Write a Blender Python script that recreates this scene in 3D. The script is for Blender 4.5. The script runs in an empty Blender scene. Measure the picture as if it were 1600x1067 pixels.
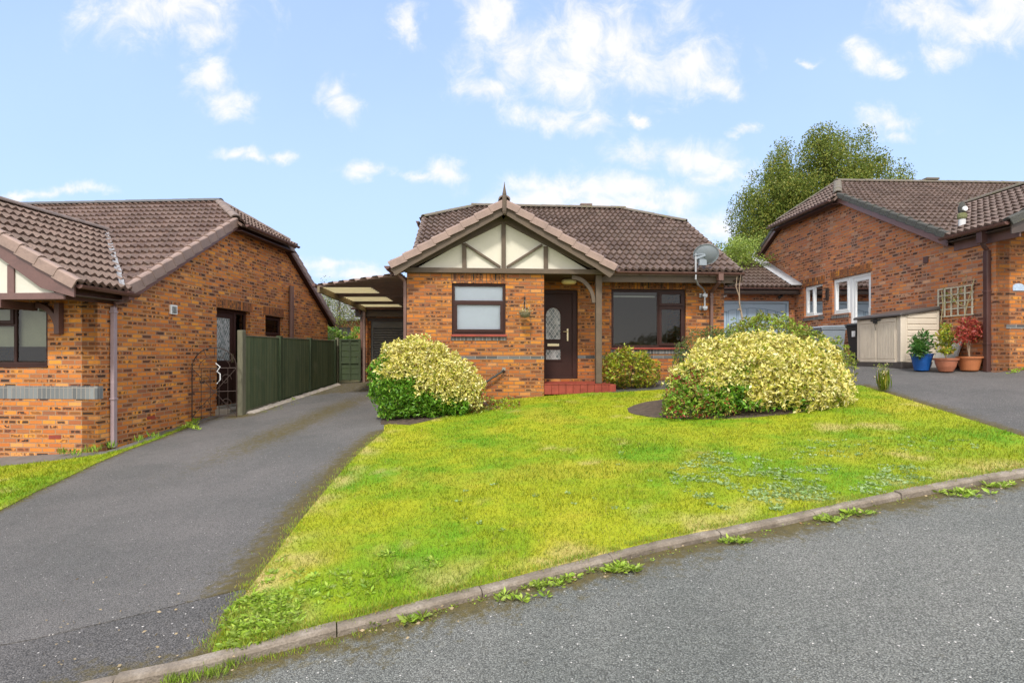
import bpy, bmesh, math, random
import numpy as np
from mathutils import Vector, Matrix, noise
from mathutils.geometry import delaunay_2d_cdt

random.seed(7)
rng = np.random.default_rng(11)
R = math.radians
scene = bpy.context.scene
COL = scene.collection

# ------------------------------------------------------------------ camera
cam_d = bpy.data.cameras.new("camera")
cam_d.lens = 19.125; cam_d.sensor_width = 36.0
cam_d.shift_y = 0.0134
cam_d.clip_start = 0.05; cam_d.clip_end = 2000
cam = bpy.data.objects.new("camera", cam_d); COL.objects.link(cam)
cam.location = (0, 0, 0); cam.rotation_euler = (R(90), 0, 0)
scene.camera = cam
scene.view_settings.view_transform = 'Standard'
scene.view_settings.look = 'None'
scene.view_settings.exposure = 0.75
scene.view_settings.gamma = 1.0
try: scene.view_settings.use_curve_mapping = False
except Exception: pass
scene.cycles.max_bounces = 8
scene.cycles.transparent_max_bounces = 12

# ------------------------------------------------------------------ light
SUN_AZ = R(192)      # compass style rotation used by the sky (0 = +Y, clockwise)
SUN_EL = R(54)
SUN_E, SKY_E = 2.1, 0.15
CLOUD_BRIGHT = 4.7
sd = bpy.data.lights.new("sun", 'SUN'); sd.energy = SUN_E; sd.angle = R(7); sd.color = (1.0, 0.95, 0.88)
sun = bpy.data.objects.new("sun", sd); COL.objects.link(sun)
sdir = Vector((math.sin(SUN_AZ)*math.cos(SUN_EL), math.cos(SUN_AZ)*math.cos(SUN_EL), math.sin(SUN_EL)))
sun.rotation_euler = sdir.to_track_quat('Z', 'Y').to_euler()
sun.location = (0, -20, 30)

world = bpy.data.worlds.new("World"); scene.world = world; world.use_nodes = True
wt = world.node_tree; wt.nodes.clear()
def WN(t, **k):
    n = wt.nodes.new(t)
    for a, b in k.items(): setattr(n, a, b)
    return n
def wmath(op, a, b=None, c=None):
    n = WN('ShaderNodeMath', operation=op)
    for i, v in enumerate((a, b, c)):
        if v is None: continue
        if isinstance(v, (int, float)): n.inputs[i].default_value = v
        else: wt.links.new(v, n.inputs[i])
    return n.outputs[0]
w_out = WN('ShaderNodeOutputWorld'); w_bg = WN('ShaderNodeBackground')
sky = WN('ShaderNodeTexSky'); sky.sky_type = 'NISHITA'; sky.sun_disc = False
sky.sun_elevation = SUN_EL; sky.sun_rotation = SUN_AZ
sky.air_density = 1.0; sky.dust_density = 1.2; sky.ozone_density = 2.0
tc = WN('ShaderNodeTexCoord'); sep = WN('ShaderNodeSeparateXYZ')
wt.links.new(tc.outputs['Generated'], sep.inputs[0])
ay = wmath('MAXIMUM', wmath('ABSOLUTE', sep.outputs[1]), 0.06)
gu = wmath('DIVIDE', sep.outputs[0], ay); gv = wmath('DIVIDE', sep.outputs[2], ay)
cmb = WN('ShaderNodeCombineXYZ'); wt.links.new(gu, cmb.inputs[0]); wt.links.new(gv, cmb.inputs[1])
CLOUDS = [(265,15,95,45),(318,60,42,28),(325,125,36,18),(350,152,32,22),(520,135,28,22),(535,160,28,20),(638,38,18,28),
 (380,232,34,9),(405,240,30,9),(452,241,16,9),(568,263,32,13),(690,268,22,15),(660,274,32,8),(770,30,45,50),(805,80,62,52),(760,140,45,25),
 (920,60,60,60),(985,70,85,62),(1070,105,65,38),(1125,135,28,18),(880,110,60,45),(850,182,45,17),(925,190,40,16),
 (890,292,100,18),(970,290,90,24),(1060,300,70,20),(850,312,90,20),(1000,320,80,14),(1000,236,50,20),(1080,242,60,22),(1130,265,45,18),
 (1110,355,55,24),(1360,85,26,22),(1382,104,20,14),(1450,20,60,35),(1520,40,80,35),(1580,15,60,50),(1470,90,40,14),
 (1380,192,36,16),(1395,212,24,10),(1150,205,20,9),(95,300,42,8),(40,303,32,6),(560,425,60,10),(520,412,45,8),(1262,92,16,7),(1010,180,16,10)]
wn = WN('ShaderNodeTexNoise'); wn.inputs['Scale'].default_value = 5.5; wn.inputs['Detail'].default_value = 6; wn.inputs['Roughness'].default_value = .62
wt.links.new(cmb.outputs[0], wn.inputs['Vector'])
wsub = WN('ShaderNodeVectorMath', operation='SUBTRACT'); wt.links.new(wn.outputs['Color'], wsub.inputs[0]); wsub.inputs[1].default_value = (.5,.5,.5)
warp = WN('ShaderNodeVectorMath', operation='MULTIPLY_ADD'); wt.links.new(wsub.outputs[0], warp.inputs[0]); warp.inputs[1].default_value = (.20,.11,0); wt.links.new(cmb.outputs[0], warp.inputs[2])
dist = None
for (cx, cy, rx, ry) in CLOUDS:
    m = WN('ShaderNodeVectorMath', operation='MULTIPLY_ADD')
    wt.links.new(warp.outputs[0], m.inputs[0])
    ix, iy = 850.0/rx, 850.0/ry
    m.inputs[1].default_value = (ix, iy, 0)
    m.inputs[2].default_value = (-(cx-800)/850*ix, -(555-cy)/850*iy, 0)
    l = WN('ShaderNodeVectorMath', operation='LENGTH'); wt.links.new(m.outputs[0], l.inputs[0])
    dist = l.outputs['Value'] if dist is None else wmath('SMOOTH_MIN', dist, l.outputs['Value'], 0.35)
cn = WN('ShaderNodeTexNoise'); cn.inputs['Scale'].default_value = 13; cn.inputs['Detail'].default_value = 9
cn.inputs['Roughness'].default_value = 0.66; cn.inputs['Distortion'].default_value = 0.5
wt.links.new(cmb.outputs[0], cn.inputs['Vector'])
cn2 = WN('ShaderNodeTexNoise'); cn2.inputs['Scale'].default_value = 3.0; cn2.inputs['Detail'].default_value = 5
wt.links.new(cmb.outputs[0], cn2.inputs['Vector'])
d2 = wmath('ADD', dist, wmath('MULTIPLY', wmath('SUBTRACT', cn.outputs[0], 0.5), 3.8))
mr = WN('ShaderNodeMapRange'); mr.interpolation_type = 'SMOOTHSTEP'
mr.inputs['From Min'].default_value = 1.85; mr.inputs['From Max'].default_value = -0.10
wt.links.new(d2, mr.inputs['Value'])
# haze of thin cloud everywhere, stronger near the horizon
hz = WN('ShaderNodeMapRange'); hz.inputs['From Min'].default_value = 0.75; hz.inputs['From Max'].default_value = 0.0
hz.inputs['To Min'].default_value = 0.55; hz.inputs['To Max'].default_value = 0.95
wt.links.new(gv, hz.inputs['Value'])
thin = wmath('MULTIPLY', hz.outputs[0], wmath('ADD', 0.8, wmath('MULTIPLY', cn2.outputs[0], 0.35)))
hmix = WN('ShaderNodeMix', data_type='RGBA')
wt.links.new(thin, hmix.inputs[0]); wt.links.new(sky.outputs[0], hmix.inputs[6])
hmix.inputs[7].default_value = (2.5, 3.38, 5.05, 1)
cmix = WN('ShaderNodeMix', data_type='RGBA')
wt.links.new(wmath('MULTIPLY', wmath('POWER', mr.outputs[0], 1.35), 0.90), cmix.inputs[0]); wt.links.new(hmix.outputs[2], cmix.inputs[6])
ccol = WN('ShaderNodeMix', data_type='RGBA'); wt.links.new(cn.outputs[0], ccol.inputs[0])
ccol.inputs[6].default_value = (CLOUD_BRIGHT, CLOUD_BRIGHT*.97, CLOUD_BRIGHT*.96, 1)
ccol.inputs[7].default_value = (CLOUD_BRIGHT*.80, CLOUD_BRIGHT*.80, CLOUD_BRIGHT*.87, 1)
wt.links.new(ccol.outputs[2], cmix.inputs[7])
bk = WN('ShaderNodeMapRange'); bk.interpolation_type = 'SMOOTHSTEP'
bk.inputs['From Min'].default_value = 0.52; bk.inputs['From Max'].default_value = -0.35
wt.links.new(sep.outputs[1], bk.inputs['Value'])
bmix = WN('ShaderNodeMix', data_type='RGBA')      # added bright sky behind and beside the camera, fills the house walls
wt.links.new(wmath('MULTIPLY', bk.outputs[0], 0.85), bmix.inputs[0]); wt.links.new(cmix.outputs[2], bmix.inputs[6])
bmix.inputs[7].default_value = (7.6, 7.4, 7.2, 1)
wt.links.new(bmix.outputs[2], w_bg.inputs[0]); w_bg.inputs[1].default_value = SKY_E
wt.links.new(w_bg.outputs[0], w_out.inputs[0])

# ------------------------------------------------------------------ ground shape
def gz(x, y):
    def soft(v, lo, hi):
        if v > hi: return hi + 6*(1-math.exp(-(v-hi)/6))
        if v < lo: return lo - 4*(1-math.exp(-(lo-v)/4))
        return v
    w = max(0.0, min(1.0, (x-3.5)/2.5)); w = w*w*(3-2*w)       # the right drive levels off beside the house
    yr = y if y < 11.5 else 11.5+.5*(1-math.exp(-(y-11.5)/.5))
    return -1.775 + 0.07*soft(x, -9, 11) + 0.08*(soft(y, -1, 17)*(1-w)+soft(yr, -1, 17)*w)
def at(px, py):
    a = (px-800)/850; b = (555-py)/850
    Y = 1.775/(0.07*a + 0.08 - b)
    return (a*Y, Y)
def inpoly(x, y, P):
    c = False; n = len(P); j = n-1
    for i in range(n):
        xi, yi = P[i]; xj, yj = P[j]
        if (yi > y) != (yj > y) and x < (xj-xi)*(y-yi)/(yj-yi)+xi: c = not c
        j = i
    return c

# ------------------------------------------------------------------ materials
def nt(name):
    m = bpy.data.materials.new(name); m.use_nodes = True
    t = m.node_tree; b = t.nodes['Principled BSDF']
    return m, t, b
class NB:
    def __init__(s, t): s.t = t
    def n(s, ty, **k):
        n = s.t.nodes.new(ty)
        for a, b in k.items(): setattr(n, a, b)
        return n
    def put(s, sock, v):
        if isinstance(v, (int, float)): sock.default_value = v
        elif isinstance(v, (tuple, list)): sock.default_value = tuple(v) if len(sock.default_value) == len(v) else tuple(v)+(1,)
        else: s.t.links.new(v, sock)
    def math(s, op, *a):
        n = s.n('ShaderNodeMath', operation=op)
        for i, v in enumerate(a): s.put(n.inputs[i], v)
        return n.outputs[0]
    def mix(s, f, a, b, bt='MIX'):
        n = s.n('ShaderNodeMix', data_type='RGBA', blend_type=bt)
        s.put(n.inputs[0], f); s.put(n.inputs[6], a); s.put(n.inputs[7], b)
        return n.outputs[2]
    def noise(s, vec, scale, detail=3, rough=.5, dist=0):
        n = s.n('ShaderNodeTexNoise'); n.inputs['Scale'].default_value = scale
        n.inputs['Detail'].default_value = detail; n.inputs['Roughness'].default_value = rough
        n.inputs['Distortion'].default_value = dist
        if vec is not None: s.put(n.inputs['Vector'], vec)
        return n.outputs[0]
    def vmap(s, v, loc=(0,0,0), rot=(0,0,0), sc=(1,1,1)):
        n = s.n('ShaderNodeMapping'); n.inputs['Location'].default_value = loc
        n.inputs['Rotation'].default_value = rot; n.inputs['Scale'].default_value = sc
        s.put(n.inputs['Vector'], v); return n.outputs[0]
    def rng(s, v, a, b, c=0, d=1, smooth=False):
        n = s.n('ShaderNodeMapRange')
        if smooth: n.interpolation_type = 'SMOOTHSTEP'
        s.put(n.inputs['Value'], v)
        for k, x in zip(('From Min','From Max','To Min','To Max'), (a, b, c, d)): n.inputs[k].default_value = x
        return n.outputs[0]
    def ramp(s, v, stops, const=False):
        n = s.n('ShaderNodeValToRGB'); cr = n.color_ramp
        if const: cr.interpolation = 'CONSTANT'
        while len(cr.elements) < len(stops): cr.elements.new(0.5)
        for e, (p, c) in zip(cr.elements, stops): e.position = p; e.color = tuple(c)+(1,)
        s.put(n.inputs[0], v); return n.outputs[0]
    def bump(s, h, strength=.5, dist=.01, nrm=None):
        n = s.n('ShaderNodeBump'); n.inputs['Strength'].default_value = strength
        n.inputs['Distance'].default_value = dist; s.put(n.inputs['Height'], h)
        if nrm is not None: s.put(n.inputs['Normal'], nrm)
        return n.outputs[0]
MATS = {}
def plain(name, col, rough=.5, nscale=0, namt=.15, bump=0, spec=.5, metal=0, streak=False):
    if name in MATS: return MATS[name]
    m, t, b = nt(name); B = NB(t)
    b.inputs['Base Color'].default_value = tuple(col)+(1,)
    b.inputs['Roughness'].default_value = rough; b.inputs['Metallic'].default_value = metal
    b.inputs['Specular IOR Level'].default_value = spec
    tcn = B.n('ShaderNodeTexCoord').outputs['Object']
    sc = nscale or 6
    v = B.vmap(tcn, sc=(1, 1, .15)) if streak else tcn
    n1 = B.noise(v, sc, 4, .6); n2 = B.noise(v, sc*7, 2)
    f = B.math('ADD', B.math('MULTIPLY', n1, .7), B.math('MULTIPLY', n2, .3))
    f = B.rng(f, .3, .7)
    lo = tuple(c*(1-namt) for c in col); hi = tuple(min(1, c*(1+namt)) for c in col)
    t.links.new(B.mix(f, lo, hi), b.inputs['Base Color'])
    t.links.new(B.rng(n1, .3, .7, rough*.85, min(1, rough*1.15)), b.inputs['Roughness'])
    if bump: t.links.new(B.bump(B.noise(v, sc*10, 3), bump, .004), b.inputs['Normal'])
    MATS[name] = m; return m

def brick_mat(name, swap=False, tone='orange', w=.225, h=.075, dark=.36, mlo=(.13,.075,.045), mhi=(.33,.205,.12), gain=.92):
    m, t, b = nt(name); B = NB(t)
    uv = B.n('ShaderNodeUVMap').outputs[0]
    if swap:
        s = B.n('ShaderNodeSeparateXYZ'); t.links.new(uv, s.inputs[0])
        c = B.n('ShaderNodeCombineXYZ'); t.links.new(s.outputs[1], c.inputs[0]); t.links.new(s.outputs[0], c.inputs[1])
        uv = c.outputs[0]
    # slight wobble so the joints are not ruler straight
    wob = B.n('ShaderNodeTexNoise'); wob.inputs['Scale'].default_value = 9; wob.inputs['Detail'].default_value = 2
    t.links.new(uv, wob.inputs['Vector'])
    wv = B.n('ShaderNodeVectorMath', operation='MULTIPLY_ADD'); t.links.new(wob.outputs['Color'], wv.inputs[0])
    wv.inputs[1].default_value = (.005, .005, 0); t.links.new(uv, wv.inputs[2])
    def br(off, mortar, smooth=.1):
        n = B.n('ShaderNodeTexBrick'); n.offset = 0.0 if swap else .5; n.squash = 1
        mv = B.n('ShaderNodeVectorMath', operation='ADD'); t.links.new(wv.outputs[0], mv.inputs[0])
        mv.inputs[1].default_value = (off[0]*w, off[1]*h, 0)
        t.links.new(mv.outputs[0], n.inputs['Vector'])
        n.inputs['Color1'].default_value = (0, 0, 0, 1); n.inputs['Color2'].default_value = (1, 1, 1, 1)
        n.inputs['Mortar'].default_value = (.5, .5, .5, 1)
        n.inputs['Scale'].default_value = 1; n.inputs['Mortar Size'].default_value = mortar
        n.inputs['Mortar Smooth'].default_value = smooth; n.inputs['Bias'].default_value = 0
        n.inputs['Brick Width'].default_value = w; n.inputs['Row Height'].default_value = h
        return n
    a = br((40, 60), .008); c = br((140, 160), .007); e = br((240, 20), .020, .35); g = br((77, 88), .007)
    fine = B.noise(uv, 60, 4, .6); mid = B.noise(uv, 14, 3); big = B.noise(uv, 1.1, 3)
    if tone == 'orange':
        colr = B.ramp(a.outputs[0], [(0, (.62,.215,.036)), (.18, (.46,.125,.030)), (.34, (.72,.270,.036)), (.50, (.36,.105,.040)),
                                     (.64, (.66,.205,.028)), (.78, (.26,.095,.050)), (.88, (.60,.170,.030)), (1, (.68,.29,.09))])
    elif tone == 'pink':
        colr = B.ramp(a.outputs[0], [(0, (.50,.165,.055)), (.2, (.42,.125,.050)), (.38, (.58,.205,.060)), (.55, (.36,.115,.060)),
                                     (.72, (.50,.150,.045)), (.86, (.26,.115,.080)), (1, (.55,.27,.16))])
    elif tone == 'bluel':
        colr = B.ramp(a.outputs[0], [(0, (.15,.15,.165)), (.5, (.21,.21,.23)), (1, (.28,.28,.30))])
    else:
        colr = B.ramp(a.outputs[0], [(0, (.085,.08,.085)), (.5, (.14,.13,.135)), (1, (.21,.20,.21))])
    colr = B.mix(1, colr, (gain,gain*1.07,gain), 'MULTIPLY')
    colr = B.mix(B.rng(mid, .35, .75, 0, .6), colr, B.mix(.5, colr, (.30,.14,.08), 'MIX') if 'blue' not in tone else colr)
    if 'blue' not in tone:
        # burnt dark patches inside some bricks, sometimes split in two
        sp = B.noise(B.vmap(uv, sc=(14, 9, 1)), 1, 2)
        sel = B.math('GREATER_THAN', c.outputs[0], 1-dark)
        core = B.math('SUBTRACT', 1.0, e.outputs['Fac'])
        sel2 = B.math('GREATER_THAN', c.outputs[0], 1-dark*1.5)
        ragged = B.rng(sp, .46, .54)
        dk = B.math('MULTIPLY', core, B.math('MAXIMUM', B.math('MULTIPLY', sel, B.rng(sp, .40, .47)), B.math('MULTIPLY', sel2, ragged)))
        dk = B.math('MULTIPLY', dk, B.rng(g.outputs[0], 0, 1, .55, 1.0))
        colr = B.mix(dk, colr, (.042,.032,.028))
        # lighter scuffs / efflorescence
        eff = B.math('MULTIPLY', B.rng(B.noise(uv, 3.3, 5, .7), .60, .72), B.rng(fine, .4, .7))
        colr = B.mix(B.math('MULTIPLY', eff, .45), colr, (.60,.46,.36))
    colr = B.mix(B.rng(big, .3, .75, 0, .3), colr, B.mix(1, colr, (.8,.72,.68), 'MULTIPLY'))
    colr = B.mix(B.rng(fine, .3, .7, 0, .35), colr, B.mix(1, colr, (.62,.6,.6), 'MULTIPLY'))
    mort = B.mix(B.rng(fine, .3, .7), mlo, mhi) if 'blue' not in tone else B.mix(fine, (.20,.18,.16), (.36,.33,.3))
    colr = B.mix(a.outputs['Fac'], colr, mort)
    t.links.new(colr, b.inputs['Base Color'])
    b.inputs['Roughness'].default_value = .82; b.inputs['Specular IOR Level'].default_value = .3
    hgt = B.math('ADD', B.math('MULTIPLY', B.math('SUBTRACT', 1.0, a.outputs['Fac']), .8), B.math('ADD', B.math('MULTIPLY', fine, .25), B.math('MULTIPLY', g.outputs[0], .12)))
    t.links.new(B.bump(hgt, .9, .008), b.inputs['Normal'])
    return m
M_BRICK = brick_mat('brick_orange'); M_BRICK_R = brick_mat('brick_pink', tone='pink', dark=.30, mlo=(.22,.14,.10), mhi=(.42,.29,.21), gain=1.2)
M_BRICK_S = brick_mat('brick_orange_left', dark=.36, mlo=(.24,.15,.095), mhi=(.44,.29,.18), gain=1.2)
M_BLUE_L = brick_mat('brick_blue_pale', swap=True, tone='bluel')
M_SOLD = brick_mat('brick_soldier', swap=True, dark=.55, mlo=(.07,.04,.025), mhi=(.2,.12,.07)); M_BLUE = brick_mat('brick_blue', tone='blue'); M_BLUE_S = brick_mat('brick_blue_soldier', swap=True, tone='blue')

def tile_mat(name, c1, c2, lich=.3):
    m, t, b = nt(name); B = NB(t)
    uv = B.n('ShaderNodeUVMap').outputs[0]
    n = B.n('ShaderNodeTexBrick'); n.offset = 0; n.inputs['Scale'].default_value = 1
    t.links.new(uv, n.inputs['Vector']); n.inputs['Brick Width'].default_value = .30; n.inputs['Row Height'].default_value = .315
    n.inputs['Mortar Size'].default_value = .0; n.inputs['Color1'].default_value = (0,0,0,1); n.inputs['Color2'].default_value = (1,1,1,1)
    fine = B.noise(uv, 45, 5, .65); mid = B.noise(uv, 2.2, 4, .6)
    c = B.mix(n.outputs[0], c1, c2)
    c = B.mix(B.rng(fine, .35, .7), B.mix(1, c, (.5,.5,.5), 'MULTIPLY'), B.mix(1, c, (1.5,1.47,1.45), 'MULTIPLY'))
    li = B.math('MULTIPLY', B.rng(B.noise(uv, 9, 6, .75), .56, .72), B.rng(mid, .35, .7))
    c = B.mix(B.math('MULTIPLY', li, lich), c, (.33,.32,.25))
    c = B.mix(B.rng(mid, .35, .75, 0, .35), c, (.13,.10,.075))
    t.links.new(c, b.inputs['Base Color']); b.inputs['Roughness'].default_value = .62
    b.inputs['Specular IOR Level'].default_value = .45
    t.links.new(B.bump(fine, .5, .004), b.inputs['Normal'])
    return m
M_TILE = tile_mat('roof_tile', (.105,.069,.054), (.185,.128,.105), .75)
M_TILE_L = tile_mat('roof_tile_left', (.112,.066,.050), (.195,.126,.100), .5)
M_TILE_R = tile_mat('roof_tile_right', (.110,.072,.056), (.188,.130,.106), .7)
M_VERGE = plain('verge_clay', (.285,.20,.165), .65, 5, .22, .3)
M_RIDGE = plain('ridge_tile', (.20,.15,.125), .7, 6, .3, .4)
M_RIDGE_D = plain('ridge_dark', (.10,.10,.105), .45, 6, .25, .3)
def mossy(name, base, lo=.50):
    m, t, b = nt(name); B = NB(t); o = B.n('ShaderNodeTexCoord').outputs['Object']
    n = B.noise(o, 9, 6, .7); f = B.noise(o, 60, 3)
    t.links.new(B.mix(B.rng(n, lo, lo+.16, 0, .75), B.mix(f, base, tuple(x*.6 for x in base)), B.mix(f, (.10,.10,.035), (.22,.20,.07))), b.inputs['Base Color'])
    b.inputs['Roughness'].default_value = .9; t.links.new(B.bump(B.math('ADD', n, f), .8, .02), b.inputs['Normal']); return m
M_RIDGE_M = mossy('ridge_mossy', (.20,.17,.14)); M_VERGE_M = mossy('verge_dark_mossy', (.085,.085,.075), .58)
M_PVC = plain('brown_upvc', (.042,.017,.013), .5, 4, .15, spec=.25)
M_PVC_G = plain('brown_gutter', (.125,.062,.050), .35, 4, .2)
M_BARGE_L = plain('barge_purple_brown', (.15,.080,.070), .45, 4, .2, .15)
M_TIMBER = plain('timber_grey_brown', (.112,.080,.054), .7, 5, .25, .4, streak=False)
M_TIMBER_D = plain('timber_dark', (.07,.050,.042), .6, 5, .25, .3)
M_CREAM = plain('cream_render', (.64,.605,.50), .85, 3, .06, .2)
M_CREAM2 = plain('cream_boards', (.63,.61,.52), .75, 3, .05, .1)
M_WHITE = plain('white_upvc', (.80,.81,.80), .35, 3, .04)
M_LEAD = plain('lead_flashing', (.42,.43,.45), .55, 6, .25, .5)
M_PINKPIPE = plain('faded_downpipe', (.34,.26,.28), .45, 3, .10)
M_BROWNPIPE = plain('brown_downpipe', (.16,.085,.065), .4, 3, .15)
M_DARKPIPE = plain('dark_downpipe', (.075,.035,.030), .35, 3, .15)
M_METAL = plain('galvanised', (.45,.46,.47), .4, 8, .15, metal=.7)
M_IRON = plain('rusty_iron', (.05,.032,.025), .6, 10, .3, metal=.3)
M_BRASS = plain('brass', (.62,.52,.32), .3, 8, .1, metal=.9)
M_REDT = plain('red_quarry_tile', (.27,.045,.026), .55, 6, .3, .2)
M_CONC = plain('concrete_grey', (.30,.27,.22), .9, 7, .3, .6)
M_BLUEPAINT = plain('blue_paint', (.36,.47,.58), .5, 3, .06, .15)
M_BLUEGROOVE = plain('blue_groove', (.12,.19,.27), .6, 3, .06)
M_BLACKP = plain('black_plastic', (.022,.025,.026), .4, 5, .2)
M_GREYP = plain('grey_plastic', (.26,.30,.34), .45, 5, .1)
M_SHED = plain('beige_plastic', (.64,.56,.45), .55, 4, .07, .15)
M_BLACKL = plain('dark_lid', (.075,.065,.06), .5, 5, .2)
M_TERRA = plain('terracotta', (.42,.15,.08), .55, 5, .15, .1)
M_TERRA2 = plain('terracotta_orange', (.46,.16,.06), .5, 5, .15, .1)
M_BLUEGL = plain('blue_glaze', (.012,.09,.33), .25, 5, .2)
M_SOIL = plain('soil', (.075,.052,.036), .95, 14, .7, 1.0)
M_ROOM = plain('room_plaster', (.42,.34,.26), .9, 2, .05)
M_BLIND = plain('roller_blind', (.82,.88,.94), .85, 2, .04)
M_CURT = plain('curtain', (.70,.70,.58), .9, 5, .1)
M_TRELLIS = plain('pale_trellis', (.50,.47,.36), .7, 8, .15, .2)
M_STEM = plain('pale_stem', (.30,.22,.15), .8, 15, .3, .3)
M_BARK = plain('bark', (.10,.075,.055), .9, 8, .4, .6)
M_BRACKET = plain('bracket_brown', (.10,.045,.035), .5, 5, .2, .2)
M_CARP = plain('carport_brown', (.19,.12,.095), .5, 4, .2)
M_ROLLER = plain('roller_door', (.085,.078,.066), .45, 4, .12)
M_STONE = plain('edging_stone', (.32,.28,.24), .9, 9, .35, .5)

def fence_mat():
    m, t, b = nt('green_fence_boards'); B = NB(t)
    uv = B.n('ShaderNodeUVMap').outputs[0]
    n = B.noise(B.vmap(uv, sc=(9, .6, 1)), 1.5, 5, .65); n2 = B.noise(B.vmap(uv, sc=(40, 1.5, 1)), 2, 3); n3 = B.noise(uv, 1.6, 4)
    br = B.n('ShaderNodeTexBrick'); br.offset = 0; t.links.new(uv, br.inputs['Vector'])
    for k, v in (('Scale', 1), ('Brick Width', .105), ('Row Height', 9), ('Mortar Size', .003), ('Mortar Smooth', .2)): br.inputs[k].default_value = v
    br.inputs['Color1'].default_value = (0,0,0,1); br.inputs['Color2'].default_value = (1,1,1,1)
    c = B.mix(br.outputs[0], (.058,.086,.040), (.095,.125,.062))
    c = B.mix(B.rng(n, .42, .7, 0, .75), c, (.14,.155,.07))
    c = B.mix(B.rng(n2, .5, .8, 0, .5), c, (.02,.035,.018))
    c = B.mix(B.rng(n3, .60, .75, 0, .5), c, (.16,.16,.10))
    c = B.mix(br.outputs['Fac'], c, (.008,.01,.006))
    t.links.new(c, b.inputs['Base Color']); b.inputs['Roughness'].default_value = .85
    t.links.new(B.bump(B.math('ADD', B.math('MULTIPLY', br.outputs['Fac'], -1.0), B.math('MULTIPLY', n2, .5)), .6, .01), b.inputs['Normal'])
    return m
M_FENCE = fence_mat(); M_GREENW = plain('green_timber', (.042,.060,.026), .85, 6, .35, .5, streak=True)
M_POSTG = plain('weathered_post', (.15,.145,.095), .9, 6, .35, .5, streak=True)

def glass_mat(name, tint=(.55,.6,.58), refl=.08):
    m, t, b = nt(name); B = NB(t)
    out = t.nodes['Material Output']; t.nodes.remove(b)
    tr = B.n('ShaderNodeBsdfTransparent'); tr.inputs[0].default_value = tuple(tint)+(1,)
    gl = B.n('ShaderNodeBsdfGlossy'); gl.inputs['Roughness'].default_value = .015
    o = B.n('ShaderNodeTexCoord').outputs['Object']
    t.links.new(B.bump(B.noise(o, 1.2, 0), .12, .01), gl.inputs['Normal'])
    lw = B.n('ShaderNodeFresnel'); lw.inputs[0].default_value = 1.42
    mx = B.n('ShaderNodeMixShader')
    t.links.new(B.math('MINIMUM', B.math('ADD', lw.outputs[0], refl), 1.0), mx.inputs[0])
    t.links.new(tr.outputs[0], mx.inputs[1]); t.links.new(gl.outputs[0], mx.inputs[2])
    t.links.new(mx.outputs[0], out.inputs[0]); return m
M_GLASS = glass_mat('window_glass', (.62,.64,.58), .015); M_GLASS_B = glass_mat('window_glass_bright', (.95,.97,.99), .05)
def obscure():
    m, t, b = nt('leaded_obscure_glass'); B = NB(t)
    uv = B.n('ShaderNodeUVMap').outputs[0]
    s = B.n('ShaderNodeSeparateXYZ'); t.links.new(uv, s.inputs[0])
    p = B.math('ADD', B.math('DIVIDE', s.outputs[0], .085), B.math('DIVIDE', s.outputs[1], .13))
    q = B.math('SUBTRACT', B.math('DIVIDE', s.outputs[0], .085), B.math('DIVIDE', s.outputs[1], .13))
    def line(v): return B.math('LESS_THAN', B.math('ABSOLUTE', B.math('SUBTRACT', B.math('FRACT', v), .5)), .055)
    ln = B.math('MAXIMUM', line(p), line(q))
    v = B.n('ShaderNodeTexVoronoi'); v.inputs['Scale'].default_value = 13; t.links.new(uv, v.inputs['Vector'])
    vs = B.n('ShaderNodeSeparateColor'); t.links.new(v.outputs['Color'], vs.inputs[0])
    nn = B.noise(uv, 7, 4, .7)
    c = B.ramp(B.math('ADD', B.math('MULTIPLY', vs.outputs[0], .4), B.math('MULTIPLY', nn, .6)), [(.25, (.10,.12,.12)), (.45, (.22,.25,.25)), (.6, (.32,.32,.31)), (.8, (.62,.66,.68))])
    t.links.new(B.mix(ln, c, (.55,.55,.53)), b.inputs['Base Color'])
    b.inputs['Roughness'].default_value = .12
    t.links.new(B.bump(B.noise(uv, 22, 4), .7, .01), b.inputs['Normal']); return m
M_OBSC = obscure()

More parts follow.
